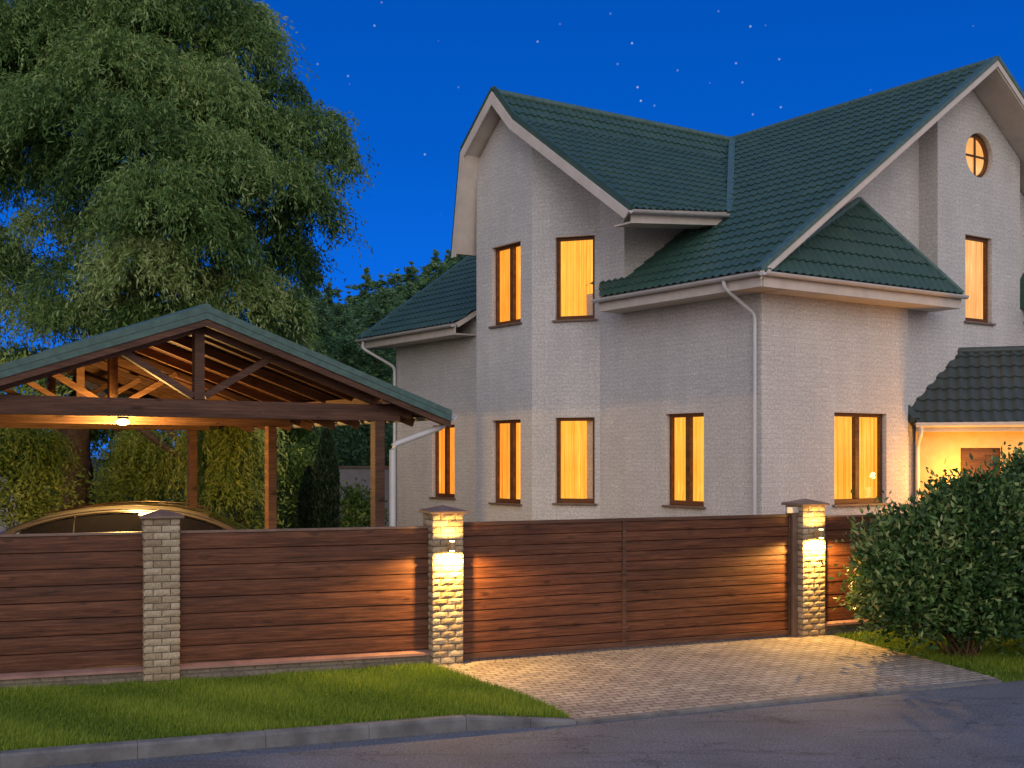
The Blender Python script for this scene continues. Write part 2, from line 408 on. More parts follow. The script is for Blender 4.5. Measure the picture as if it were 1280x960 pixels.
# round opening infill and reveal
NR = 48
def sqp(t):
    c, s = math.cos(t), math.sin(t); k = .6 / max(abs(c), abs(s)); return RC + c * k, RZ + s * k
for i in range(NR):
    t0, t1 = 2 * math.pi * (i + .5) / NR - math.pi / NR, 2 * math.pi * (i + 1.5) / NR - math.pi / NR
    a, b = sqp(t0), sqp(t1)
    c0 = (RC + RR * math.cos(t0), RZ + RR * math.sin(t0)); c1 = (RC + RR * math.cos(t1), RZ + RR * math.sin(t1))
    w.poly([(c0[0], .15, c0[1]), (a[0], .15, a[1]), (b[0], .15, b[1]), (c1[0], .15, c1[1])])
    w.poly([(c0[0], .15, c0[1]), (c1[0], .15, c1[1]), (c1[0], .31, c1[1]), (c0[0], .31, c0[1])])
for x in (4.61, 7.12):
    w.poly([(x, .15, 5.0), (x, .55, 5.0), (x, .55, zmain(x) - .16), (x, .15, zmain(x) - .16)])
# recessed gable wall, rear gable, back wall
grid_wall(w, (0, .55), (1, 0), (0, -1), 0.02, 10.78, 5.0, 5.1, top=lambda s: zmain(s) - .16, cuts=(5.4,))
grid_wall(w, (0, 11.76), (1, 0), (0, 1), 0, 10.8, -.2, 5.0, top=lambda s: zmain(s) - .16, cuts=(5.4,))
grid_wall(w, (10.8, 0.15), (0, 1), (1, 0), 0, 11.61, -.2, 5.5)
# bay: chamfer B, front A, left return, and the cheek wall
B0, B1 = (0, 4.05), (-.77, 5.125); LB = math.hypot(.77, 1.075)
dB = ((B1[0] - B0[0]) / LB, (B1[1] - B0[1]) / LB); nB = (-dB[1], dB[0])
h_bu = (.24, .99, 5.03, 6.58); h_bl = (.24, .99, 1.625, 3.215)
h_bu = (.10, .86, 5.03, 6.58); h_bl = (.10, .86, 1.625, 3.215)
uB = lambda s: B0[1] + dB[1] * s
grid_wall(w, B0, dB, nB, 0, LB, -.2, 6.9, [h_bu, h_bl], top=lambda s: zdorm(uB(s)) - .20)
h_au = (5.50, 6.49, 5.05, 6.60); h_al = (5.50, 6.49, 1.585, 3.20)
grid_wall(w, (-.77, 0), (0, 1), (-1, 0), 5.125, 7.05, -.2, 6.9, [h_au, h_al], top=lambda u: zdorm(u) - .20, cuts=(5.31, 5.97))
w.poly([(-.77, 7.05, -.2), (2.5, 7.05, -.2), (2.5, 7.05, 8.36), (-.77, 7.05, 8.36)])
grid_wall(w, (0, 0), (0, 1), (-1, 0), 3.35, 4.05, 5.52, 5.6, top=lambda u: zdorm(u) - .17)
w.poly([(0, 3.35, 5.3), (0, 3.35, 7.32), (3.4, 3.35, 7.32), (3.4, 3.35, 5.3)])
wall = w.build('wall', M['wall'], house, fix=False)
# windows
LEFTN = (-1, 0)
window((0, 0), (0, 1), LEFTN, *h_main, M['curtain_a'], .5, 'double window near the corner downpipe')
window((0, 0), (0, 1), LEFTN, *h_left, M['curtain_b'], .5, 'double window left of the bay')
window((-.77, 0), (0, 1), LEFTN, *h_al, M['curtain_a'], .42, 'lower double window of the bay', M['curtain_b'])
window((-.77, 0), (0, 1), LEFTN, *h_au, M['curtain_a'], .42, 'upper double window of the bay', M['curtain_b'])
window(B0, dB, nB, *h_bl, M['curtain_a'], None, 'lower single window of the bay')
window(B0, dB, nB, *h_bu, M['curtain_a'], None, 'upper single window of the bay')
window((0, 0), (1, 0), (0, -1), *h_side, M['curtain_a'], .5, 'wide double window above the fence')
window((0, .15), (1, 0), (0, -1), *h_tow, M['curtain_c'], None, 'tall single window under the round window')
# round window
f = MB(); n = 40
for r0, r1, y0, y1 in ((RR - .055, RR - .003, .24, .30),):
    vs = []
    for i in range(n):
        t = 2 * math.pi * i / n
        for (r, y) in ((r0, y0), (r1, y0), (r1, y1), (r0, y1)): vs.append((RC + r * math.cos(t), y, RZ + r * math.sin(t)))
    f.add(vs, [(4 * i + k, 4 * ((i + 1) % n) + k, 4 * ((i + 1) % n) + (k + 1) % 4, 4 * i + (k + 1) % 4) for i in range(n) for k in range(4)])
f.box(RC - .018, RC + .018, .235, .26, RZ - RR + .05, RZ + RR - .05); f.box(RC - RR + .05, RC + RR - .05, .237, .262, RZ - .018, RZ + .018)
rw = f.build('round_window', M['frame'], house)
for nm, y, mt in (('pane', .275, 'glass'), ('curtain', .30, 'curtain_c')):
    p = MB(); p.poly([(RC + (RR - .004) * math.cos(2 * math.pi * i / n), y, RZ + (RR - .004) * math.sin(2 * math.pi * i / n)) for i in range(n)]); p.build(nm, M[mt], rw, fix=False)

# ------------------------------------------------------------------ HOUSE roofs
cs = 1 / math.hypot(1, SL); uv_ = (cs, 0, SL * cs); L = 5.9 / cs
def RP(v, u, dz=0): return Vec((v, u, zmain(v) + dz))
r = MB(); s = MB()
U0, U1 = -.5, 12.56
# front slope: right of the cross gable with overhang, the middle without, left with
tiles(r, RP(-.5, 0), (0, 1, 0), uv_, [(U0, 0), (3.42, 0), (4.05, .5 / cs), (4.05, L), (U0, L)])
tiles(r, RP(-.5, 0), (0, 1, 0), uv_, [(4.05, .5 / cs), (8.0, .5 / cs), (8.0, L), (4.05, L)])
tiles(r, RP(-.5, 0), (0, 1, 0), uv_, [(8.27, 0), (U1, 0), (U1, L), (8.0, L), (8.0, .5 / cs)])
tiles(r, RP(11.3, 0), (0, 1, 0), (-cs, 0, SL * cs), [(U0, 0), (U1, 0), (U1, L), (U0, L)])
roof = r.build('roof', M['roof'], house, fix=False)
for pts in ([(-.5, U0), (-.5, 3.42), (0, 4.05), (5.4, 4.05), (5.4, U0)], [(0.1, 4.05), (0.1, 8.0), (5.4, 8.0), (5.4, 4.05)],
            [(-.5, 8.27), (-.5, U1), (5.4, U1), (5.4, 8.0), (.1, 8.0)]):
    slab(s, [RP(*p) for p in pts], (-SL, 0, 1), .10)
slab(s, [Vec((v, u, zmain(v))) for v, u in ((11.3, U0), (11.3, U1), (5.4, U1), (5.4, U0))], (SL, 0, 1), .10)
s.build('roof_soffit', M['soffit'], roof)
c = MB(); c.tube([(5.4, U0 - .02, zmain(5.4) + .0), (5.4, U1, zmain(5.4) + .0)], .085, 12); c.build('ridge_cap', M['fascia'], roof, smooth=True)
# bargeboards
for v0, v1 in ((-.56, 5.4), (11.36, 5.4)):
    for u in (U0, U1):
        b = MB()
        p0 = Vec((v0, u, 5.30 - .06 * SL)); p1 = Vec((v1, u, zmain(5.4)))
        dn = Vec((0, 0, 1)); q = -.02 if u < 0 else .02
        b.prism([p0 + dn * .03, p1 + dn * .03, p1 - dn * .10, p0 - dn * .10], (0, q * 1.5, 0)); b.build('bargeboard', M['soffit'], roof)
for v0, v1 in ((-.56, 5.4), (11.36, 5.4)):
    p0 = Vec((v0, 0, 5.30 - .06 * SL + .045)); p1 = Vec((v1, 0, zmain(5.4) + .045))
    for u in (U0 + .03, U1 - .03): fl = MB(); fl.beam(p0 + Vec((0, u, .015)), p1 + Vec((0, u, .015)), .15, .07); fl.build('verge_flashing', M['fascia'], roof)
# box eaves (soffit + fascia) and gutters
def eave_box(*bs):
    e = MB()
    for b_ in bs: e.box(*b_)
    e.build('eave', M['soffit'], house)
for a, bb in ((-.5, 3.42), (8.27, 12.56)): eave_box((-.505, -.002, a, bb, 5.06, 5.09), (-.53, -.502, a, bb, 5.06, 5.27))
eave_box((0, 4.34, -.505, -.002, 5.055, 5.085), (-.5, 4.34, -.53, -.502, 5.055, 5.27), (3.59, 4.34, -.01, .148, 5.056, 5.086), (4.312, 4.342, -.5, .14, 5.08, 5.27))
eave_box((7.2, 11.3, -.505, .14, 5.055, 5.085), (7.2, 11.3, -.53, -.502, 5.055, 5.27))
g = MB(); gutter(g, (-.60, -.56, 5.27), (-.60, 3.46, 5.27), (-1, 0, 0)); g.build('gutter', M['white'], house)
g = MB(); gutter(g, (-.60, 8.25, 5.27), (-.60, 12.6, 5.27), (-1, 0, 0)); g.build('gutter', M['white'], house)
g = MB(); gutter(g, (-.56, -.60, 5.27), (4.38, -.60, 5.27), (0, -1, 0)); g.build('gutter', M['white'], house)
g = MB(); gutter(g, (7.16, -.60, 5.27), (11.3, -.60, 5.27), (0, -1, 0)); g.build('gutter', M['white'], house)
# small hipped roofs leaning on the gable
def hip(x0, x1, ax, name):
    r = MB(); A = Vec((ax, .55, 6.95)); C = Vec((x0, -.5, 5.30)); E2 = Vec((x1, -.5, 5.30))
    up = Vec((0, 1.05, 1.65)).normalized(); Lh = math.hypot(1.05, 1.65)
    tiles(r, (0, -.5, 5.30), (1, 0, 0), up, [(x0, 0), (x1, 0), (ax, Lh)])
    o = r.build(name, M['roof'], house, fix=False)
    s = MB(); s.poly([C - Vec((0, 0, .01)), E2 - Vec((0, 0, .01)), A - Vec((0, 0, .01))]); 
    s.poly([E2, Vec((x1, .55, 5.30)), A]); s.poly([C, A, Vec((x0, .55, 5.30))]); s.build('roof_return', M['roof'], o, fix=False)
    k = MB(); k.tube([C, A], .06, 8); k.tube([E2 + Vec((0, 0, .02)), A + Vec((0, 0, .02))], .06, 8); k.build('hip_cap', M['fascia'], o, smooth=True)
hip(-.5, 4.40, 2.95, 'hip_roof'); hip(7.15, 11.3, 8.6, 'hip_roof')
# cross gable roof
V0, V1 = -1.10, 5.4
r = MB(); s = MB()
def seg(a, b, cut=0):
    (ua, za), (ub, zb) = a, b; up = Vec((0, ub - ua, zb - za)); Ls = up.length; up.normalize()
    tiles(r, (0, ua, za), (1, 0, 0), up, [(V0, 0), (V1, cut * (V1 - V0) / (1.75 - V0)), (V1, Ls), (V0, Ls)] if cut else [(V0, 0), (V1, 0), (V1, Ls), (V0, Ls)])
    n = Vec((1, 0, 0)).cross(up); n = n if (n.z > 0 or (abs(n.z) < .2)) else -n
    return up, Ls
seg(DP[0], DP[1], .66); seg(DP[1], DP[2]); seg(DP[3], DP[2]); seg(DP[4], DP[3])
dr = r.build('cross_gable_roof', M['roof'], house, fix=False)
prof = [(u, z - .004) for u, z in DP]; th = .11
inner = [(1.99, 6.47), (5.36, 8.69), (5.97, 9.31), (6.97, 8.49), (7.29, 6.57)]
pp = [Vec((V0 + .0, u, z)) for u, z in prof] + [Vec((V0 + .0, u, z)) for u, z in inner[::-1]]
for i in range(4):
    q = [prof[i], prof[i + 1], inner[i + 1], inner[i]]
    if i == 0:
        e0 = (3.17, prof[0][1] + (3.17 - 1.93) * .6627); e0i = (3.23, inner[0][1] + (3.23 - 1.99) * .6588)
        A_ = [Vec((V0, *prof[0])), Vec((V1, *e0)), Vec((V1, *prof[1])), Vec((V0, *prof[1]))]
        B_ = [Vec((V0, *inner[0])), Vec((V1, *e0i)), Vec((V1, *inner[1])), Vec((V0, *inner[1]))]
        s.add(A_ + B_, [(0, 1, 2, 3), (7, 6, 5, 4)] + [(j, (j + 1) % 4, 4 + (j + 1) % 4, 4 + j) for j in range(4)])
    else: s.prism([Vec((V0, u, z)) for u, z in q], (V1 - V0, 0, 0))
s.build('roof_soffit', M['soffit'], dr)
bb = MB()
outer = [(1.87, 6.54), (5.29, 8.83), (5.97, 9.52), (7.10, 8.58), (7.44, 6.52)]
inn2 = [(2.0, 6.44), (5.38, 8.68), (5.97, 9.27), (6.97, 8.47), (7.29, 6.52)]
for i in range(4):
    q = [outer[i], outer[i + 1], inn2[i + 1], inn2[i]]
    bb.prism([Vec((V0 - .03, u, z - .02)) for u, z in q], (.028, 0, 0))
bb.build('bargeboard', M['soffit'], dr)
fl = MB()
for i in range(4):
    a, b = outer[i], outer[i + 1]; fl.beam((V0 + .02, a[0], a[1] + .035), (V0 + .02, b[0], b[1] + .035), .14, .05, (1, 0, 0))
fl.build('verge_flashing', M['roof'], dr)
c = MB(); c.tube([(V0, 5.97, 9.49), (V1, 5.97, 9.49)], .08, 10); c.build('ridge_cap', M['fascia'], dr, smooth=True)
e = MB(); ea, eb = Vec((V0 + .05, 1.90, 6.53)), Vec((1.55, 2.36, 6.84)); e.prism([ea, ea - Vec((0, 0, .19)), ea + Vec((0, .45, -.19)), ea + Vec((0, .45, -.16)), ea + Vec((0, .03, -.16)), ea + Vec((0, .03, 0))], eb - ea)
e.build('eave', M['soffit'], dr)
g = MB(); gutter(g, (V0 - .04, 1.80, 6.53), (1.50, 2.27, 6.83), (0, -1, 0)); g.build('gutter', M['white'], dr)
# valley flashing from main ridge down to cross gable eave
k = MB(); k.beam((5.2, 5.9, 9.50), (1.70, 2.42, 6.92), .13, .03); k.build('valley', M['fascia'], dr)
# downpipes
def pipe(pts, parent, name='downpipe', r=.036):
    P = [Vec(p) for p in pts]; out = [P[0]]
    for i in range(1, len(P) - 1):
        a = (P[i - 1] - P[i]).normalized(); b = (P[i + 1] - P[i]).normalized()
        for t in (0, .5, 1): out.append(P[i] + (a * (1 - t) + b * t) * .07 * (1 if t != .5 else .55))
    out.append(P[-1]); k = MB(); k.tube(out, r, 12); o = k.build(name, M['pipe'], parent, smooth=True)
    return o
pipe([(-.60, .22, 5.23), (-.60, .22, 5.12), (-.07, .08, 4.72), (-.07, .08, 0)], house, r=.031)
pipe([(-.60, 12.3, 5.23), (-.60, 12.3, 5.05), (-.08, 11.70, 4.60), (-.08, 11.70, 0)], house)
# porch at the right: set at an angle to the gable side
PD = Vec((.583, -.812, 0)); PN = Vec((.812, .583, 0)); P0 = Vec((3.68, -.10, 3.06)); PL = 3.0
upP = (PN * 1.44 + Vec((0, 0, 1.33))).normalized(); Ls = math.hypot(1.44, 1.33)
k = 1.44 / math.tan(math.atan2(.812, .583)) if False else 1.03   # the roof's house end follows the wall
r = MB(); tiles(r, P0, PD, upP, [(0, 0), (PL, 0), (PL, Ls), (-1.03, Ls)])
P0b = P0 + PN * 2.88
upQ = (PN * -1.44 + Vec((0, 0, 1.33))).normalized()
tiles(r, P0b, PD, upQ, [(-2.05, 0), (PL, 0), (PL, Ls), (-1.03, Ls)])
pr = r.build('porch_roof', M['roof2'], house, fix=False)
c = MB(); rd = P0 + PN * 1.44 + Vec((0, 0, 1.345)); c.tube([rd - PD * 1.03, rd + PD * PL], .075, 10)
c.beam(P0 - PD * .02 + Vec((0, 0, .05)), P0 + PN * 1.44 - PD * 1.05 + Vec((0, 0, 1.38)), .16, .13); c.build('ridge_cap', M['roof2'], pr, smooth=True)
s = MB(); slab(s, [P0, P0 + PD * PL, P0 + PD * PL + PN * 1.44 + Vec((0, 0, 1.33)), P0 - PD * 1.03 + PN * 1.44 + Vec((0, 0, 1.33))], PD.cross(upP), .08)
s.obox(P0, PD, PN, (0, 0, 1), 0, PL, -.02, .01, -.14, .02); s.obox(P0, PD, PN, (0, 0, 1), 0, PL, .012, .30, -.14, -.11)
s.build('eave', M['soffit'], pr)
g = MB(); gutter(g, P0 - PN * .085 + Vec((0, 0, -.01)), P0 - PN * .085 + PD * PL + Vec((0, 0, -.01)), -PN); g.build('gutter', M['white'], pr)
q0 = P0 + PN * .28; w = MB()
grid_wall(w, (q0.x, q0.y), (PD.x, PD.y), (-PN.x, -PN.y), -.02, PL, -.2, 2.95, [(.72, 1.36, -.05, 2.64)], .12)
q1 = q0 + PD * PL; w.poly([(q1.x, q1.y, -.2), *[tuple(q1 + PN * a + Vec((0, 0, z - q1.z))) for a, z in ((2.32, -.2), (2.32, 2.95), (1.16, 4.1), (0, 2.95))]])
w.build('porch_wall', M['lamplit'], house, fix=False)
d = MB(); d.obox((q0.x, q0.y, 0), PD, PN, (0, 0, 1), .725, 1.355, .06, .11, -.05, 2.635)
for z in (.3, 1.05, 1.8): d.obox((q0.x, q0.y, 0), PD, PN, (0, 0, 1), .84, 1.24, .045, .062, z, z + .6)
dd = d.build('door', M['timber'], house, bevel=.006)
h = MB(); h.tube([tuple(Vec((q0.x, q0.y, 1.05)) + PD * 1.28 + PN * .05), tuple(Vec((q0.x, q0.y, 1.05)) + PD * 1.28 - PN * .01), tuple(Vec((q0.x, q0.y, 1.05)) + PD * 1.16 - PN * .01)], .012, 8); h.build('handle', M['chrome'], dd)
pipe([P0 - PN * .085 + PD * .08 + Vec((0, 0, -.05)), P0 - PN * .085 + PD * .08 + Vec((0, 0, -.18)), P0 + PN * .20 + PD * .02 + Vec((0, 0, -.34)), (q0 + PD * .02 - PN * .06 - Vec((0, 0, 3.06))).to_tuple()], house)
# porch lantern
lp = Vec((q0.x, q0.y, 1.80)) + PD * 2.25 - PN * .14
k = MB(); k.box(lp.x - .05, lp.x + .05, lp.y - .05, lp.y + .05, lp.z + .10, lp.z + .13); k.beam(lp + Vec((0, 0, .12)), lp + PN * .14 + Vec((0, 0, .15)), .02, .02); k.tube([lp + Vec((.045, .045, -.11)), lp + Vec((.045, .045, .11))], .006, 6)
k.box(lp.x - .05, lp.x + .05, lp.y - .05, lp.y + .05, lp.z - .12, lp.z - .10)
lo = k.build('lantern', M['darkmetal'], house)
k = MB(); k.box(lp.x - .035, lp.x + .035, lp.y - .035, lp.y + .035, lp.z - .10, lp.z + .10); k.build('bulb', M['lamp'], lo)

def point(name, loc, energy, col=(1, .62, .26), r=.04, parent=None):
    l = bpy.data.lights.new(name, 'POINT'); l.energy = energy; l.color = col; l.shadow_soft_size = r
    o = bpy.data.objects.new(name, l); COL.objects.link(o); o.location = loc
    if parent: o.parent = parent
    return o
point('lantern_light', lp - PN * .25, 140, (1, .42, .06), .06, house)
point('porch_light', lp - PN * .35 - PD * 1.6 + Vec((0, 0, .35)), 60, (1, .42, .06), .06, house)

# ------------------------------------------------------------------ FENCE, PILLARS, GATE
AL, AG = R(19.8), R(25.0)
def fr(p, a): return Vec((p[0], p[1], 0)), Vec((math.cos(a), math.sin(a), 0)), Vec((-math.sin(a), math.cos(a), 0))
PIL = [(-3.84, 13.30, AL, 'unlit cream brick pillar in front of the car, left of the lit pair'),
       (-.76, 14.41, R(22), 'cream brick pillar with a glowing lamp at the left end of the gate'),
       (4.16, 16.70, AG, 'cream brick pillar with a glowing lamp at the right end of the gate')]
W = .38
def set_tint(o, vals):
    a = o.data.attributes.new('tint', 'FLOAT', 'FACE'); a.data.foreach_set('value', vals)
for px, py, a, lab in PIL:
    t = empty('brick_pillar', (px, py, -.12), a, lab, 'pillar', 'brick pillars of the street fence')
    k = MB(); k.box(-W / 2 + .012, W / 2 - .012, .012, W - .012, 0, 1.93); k.build('core', M['mortar'], t)
    bk = MB(); tv = []; ch = .0775
    for i in range(25):
        z0 = i * ch + .004; z1 = z0 + ch - .010
        for side in range(4):
            cuts = [0, .5, 1] if (i + side) % 2 else [0, .26, .74, 1]
            for c0, c1 in zip(cuts, cuts[1:]):
                a0 = -W / 2 + W * c0 + (.005 if c0 else 0); a1 = -W / 2 + W * c1 - (.005 if c1 < 1 else 0)
                pr_ = random.uniform(0, .006) 
                tn = random.random()
                # rock-faced brick: 4x3 grid bulging irregularly
                nx, nz = 5, 4; vs = []
                for iz in range(nz):
                    for ix in range(nx):
                        edge = ix in (0, nx - 1) or iz in (0, nz - 1)
                        q = 0 if edge else pr_ + random.uniform(.003, .009) * (.5 if 'unlit' in lab else 1)
                        aa = a0 + (a1 - a0) * ix / (nx - 1) + (0 if edge else random.uniform(-.006, .006)); zz = z0 + (z1 - z0) * iz / (nz - 1)
                        x, y = aa, -q
                        if side == 1: x, y = W / 2 + q, W / 2 + aa
                        elif side == 2: x, y = -aa, W + q
                        elif side == 3: x, y = -W / 2 - q, W / 2 - aa
                        vs.append((x, y, zz))
                rim = []
                o_ = len(bk.v)
                fs = [(iz * nx + ix, iz * nx + ix + 1, (iz + 1) * nx + ix + 1, (iz + 1) * nx + ix) for iz in range(nz - 1) for ix in range(nx - 1)]
                # skirt back into the mortar
                ring = [ix for ix in range(nx)] + [iz * nx + nx - 1 for iz in range(1, nz)] + [(nz - 1) * nx + ix for ix in range(nx - 2, -1, -1)] + [iz * nx for iz in range(nz - 2, 0, -1)]
                inn = {0: (0, .014), 1: (-.014, 0), 2: (0, -.014), 3: (.014, 0)}[side]
                base = len(vs); vs += [(vs[j][0] + inn[0], vs[j][1] + inn[1], vs[j][2]) for j in ring]
                nr = len(ring); fs += [(ring[j], base + j, base + (j + 1) % nr, ring[(j + 1) % nr]) for j in range(nr)]
                bk.add(vs, fs); tv += [tn] * len(fs)
    o = bk.build('brickwork', M['rock'], t, fix=False); set_tint(o, tv)
    k = MB(); c0 = Vec((0, W / 2, 0)); hw = W / 2 + .045
    k.box(-hw, hw, W / 2 - hw, W / 2 + hw, 1.935, 1.965)
    k.add([(-hw, W / 2 - hw, 1.967), (hw, W / 2 - hw, 1.967), (hw, W / 2 + hw, 1.967), (-hw, W / 2 + hw, 1.967), (0, W / 2, 2.03)], [(0, 1, 4), (1, 2, 4), (2, 3, 4), (3, 0, 4), (3, 2, 1, 0)])
    k.build('cap', M['cap'], t, bevel=.004)
# wall lamps: up-and-down cylinders on the two gate pillars
for (px, py, a, lab), ll in zip(PIL[1:], ('small up-and-down wall lamp glowing on the pillar left of the gate', 'small up-and-down wall lamp glowing on the pillar right of the gate')):
    o_, dx, dn = fr((px, py), a)
    t = empty('wall_lamp', o_ + Vec((0, 0, 1.44)), a, ll, 'wall lamp', 'wall lamps on the gate pillars')
    k = MB(); k.tube([(0, -.150, -.05), (0, -.150, .05)], .036, 20); k.box(-.02, .02, -.125, -.016, -.025, .025); k.build('lamp_body', M['lampmetal'], t, smooth=True)
    for z in (.058, -.058):
        k = MB(); k.tube([(0, -.150, z - .006), (0, -.150, z + .003)], .030, 16); k.build('bulb', M['lamp'], t)
        l = bpy.data.lights.new('bulb_light', 'SPOT'); l.energy = 28 if z > 0 else 235; l.color = (1, .55, .12); l.shadow_soft_size = .02
        l.spot_size = R(174); l.spot_blend = .30; lo_ = bpy.data.objects.new('bulb_light', l); COL.objects.link(lo_); lo_.parent = t
        lo_.location = (0, -.155, z * 1.3); lo_.rotation_euler = (R(180) if z > 0 else 0, 0, 0)

def boards(mb, x0, x1, z0, z1, y, pitch=.118):
    n = round((z1 - z0) / pitch); p = (z1 - z0) / n
    for i in range(n):
        a = z0 + i * p; j = random.uniform(-.0015, .0015); tl = random.uniform(.004, .010)
        P = [(y + .004 + j, a + .003), (y - .008 - tl * .5 + j, a + .009), (y - .010 + j, a + p * .6), (y - .004 + j, a + p - .003), (y + .02, a + p - .002), (y + .02, a + .002)]
        mb.prism([(x0, q, z) for q, z in P], (x1 - x0, 0, 0))
    mb.box(x0, x1, y + .021, y + .04, z0, z1)
def fence(p, a, x0, x1, label, zt=1.635):
    t = empty('fence_section', (p[0], p[1], 0), a, label, 'fence', 'wooden fence sections along the street')
    k = MB(); k.box(x0, x1, .09, .30, -.2, .135); k.build('plinth', M['plinth'], t)
    k = MB(); k.prism([(x0, .05, .137), (x0, .05, .165), (x0, .19, .195), (x0, .33, .165), (x0, .33, .137)], (x1 - x0, 0, 0)); k.build('plinth_cap', M['copper'], t)
    k = MB(); boards(k, x0, x1, .197, zt, .15, .178); o = k.build('board_panel', M['board'], t)
    k = MB(); k.box(x0, x1, .13, .20, zt + .002, zt + .03); k.build('top_rail', M['cap'], t, bevel=.004)
    return t
fence(PIL[1][:2], AL, -3.08, -W / 2 - .003, 'dark wooden fence section between the unlit pillar and the left lit pillar')
fence(PIL[0][:2], AL, -4.2, -W / 2 - .003, 'dark wooden fence section left of the unlit pillar, at the left edge')
fence(PIL[2][:2], AG, W / 2 + .003, 6.5, 'dark wooden fence section right of the gate, half hidden by the bush')
# sliding gate
o_, dx, dn = fr(PIL[1][:2], AG)
GL = math.hypot(4.92, 2.29)
gt = empty('sliding_gate', (PIL[1][0], PIL[1][1], 0), AG, 'wide dark brown boarded driveway gate between the two lit brick pillars', 'gate')
x0, x1, xm = W / 2 + .01, GL - W / 2 - .10, 2.50
k = MB(); boards(k, x0 + .03, xm - .03, .11, 1.655, .16, .128); k.build('board_panel', M['board'], gt)
k = MB(); boards(k, xm + .03, x1 - .03, .11, 1.655, .16, .128); k.build('board_panel', M['board'], gt)
k = MB(); k.box(x0, x1, .135, .195, .045, .108); k.box(x0, x1, .135, .195, 1.657, 1.70)
for x in (x0, xm - .028, x1 - .028): k.box(x, x + .056 if x == xm - .028 else x + .028, .137, .193, .109, 1.656)
k.build('gate_frame', M['timber'], gt, bevel=.004)
k = MB(); k.box(x1 + .012, x1 + .09, .10, .24, -.05, 1.80); k.build('guide_post', M['cap'], gt, bevel=.005)
k = MB(); k.box(x1 - .10, x1 + .10, .085, .10, 1.72, 1.80); k.build('guide_bracket', M['white'], gt, bevel=.004)

# ------------------------------------------------------------------ GROUND
def sheet(name, pts, z, mat, label=None, kind='structure'):
    k = MB(); k.poly([(p[0], p[1], p[2] if len(p) > 2 else z) for p in pts]); o = k.build(name, mat, fix=False)
    if o.data.polygons[0].normal.z < 0: o.data.flip_normals()
    tag(o, kind=kind); return o
sheet('ground', [(-900, -300), (900, -300), (900, 1500), (-900, 1500)], -.60, M['soil'])
dl = Vec((math.cos(AL), math.sin(AL))); dg = Vec((math.cos(AG), math.sin(AG)))
F1 = Vec((-3.84, 13.3)) + Vec((-math.sin(AL), math.cos(AL))) * .2; F2 = Vec((-.76, 14.41)) + Vec((-math.sin(AG), math.cos(AG))) * .16
FL = F1 - dl * 60; FR = F2 + dg * 70
sheet('yard', [(FL.x, FL.y), (F1.x, F1.y), (F2.x, F2.y), (FR.x, FR.y), (FR.x - 40, FR.y + 260), (FL.x, FL.y + 260)], 0, M['soil'])
# road edge (kerb line), in plan
KA = R(20.6); ko = Vec((-4.27, 10.11)); kd = Vec((math.cos(KA), math.sin(KA))); kn = Vec((-math.sin(KA), math.cos(KA)))
k0 = ko - kd * 40
kerb_pts = [k0, ko, ko + kd * 2.2, ko + kd * 4.1, Vec((.18, 11.70)), Vec((.63, 11.83))]
edge_r = [Vec((.63, 11.84)), Vec((5.67, 14.02)), Vec((7.6, 14.75)), Vec((7.6, 14.75)) + Vec((math.cos(R(22)), math.sin(R(22)))) * 60]
sheet('road', [tuple(k0 + Vec((0, -.0))), *[tuple(p + kn * .06) for p in kerb_pts[1:4]], (.18, 11.76), (.63, 11.90), (5.67, 14.05), (7.6, 14.80), tuple(edge_r[3]), (90, -8), (-30, -40)], -.12, M['asphalt'])
# kerb stones: vertical face 12 cm, sinking at the drive; each one metre stone has a joint
k = MB()
tot = []; acc = 0
path = [ko - kd * 8] + kerb_pts[1:]
def kz(p): # kerb top level
    return 0.0 if p.x < -.35 else max(-.095, 0 - .095 * (p.x + .35) / .98)
step = []
for a, b in zip(path, path[1:]):
    L_ = (b - a).length; m = max(1, round(L_ / 1.0))
    for i in range(m): step.append((a + (b - a) * (i / m), a + (b - a) * ((i + 1) / m)))
for a, b in step:
    d = (b - a).normalized(); nn = Vec((-d.y, d.x)); a2 = a + d * .002; b2 = b - d * .002
    za, zb = kz(a) + .012, kz(b) + .012; vs = []
    for p, z in ((a2, za), (b2, zb)):
        for (q, zz) in ((-.004, -.30), (0, z - .022), (.018, z), (.135, z), (.14, -.30)): vs.append((p.x + nn.x * q, p.y + nn.y * q, zz))
    k.add(vs, [(0, 1, 6, 5), (1, 2, 7, 6), (2, 3, 8, 7), (3, 4, 9, 8), (0, 4, 3, 2, 1), (5, 6, 7, 8, 9)])
tag(k.build('kerb', M['kerb']), kind='structure')
k = MB()
a, b = Vec((.63, 11.84)), Vec((5.67, 14.02))
n_ = 6
for i in range(n_):
    p, q = a + (b - a) * (i / n_), a + (b - a) * ((i + 1) / n_); d = (q - p).normalized(); nn = Vec((-d.y, d.x)); p = p + d * .004; q = q - d * .004
    k.prism([(p.x, p.y, -.3), (p.x, p.y, -.092), (p.x + nn.x * .1, p.y + nn.y * .1, -.088), (p.x + nn.x * .1, p.y + nn.y * .1, -.3)], (q.x - p.x, q.y - p.y, 0))
tag(k.build('drive_edging', M['kerb']), kind='structure')
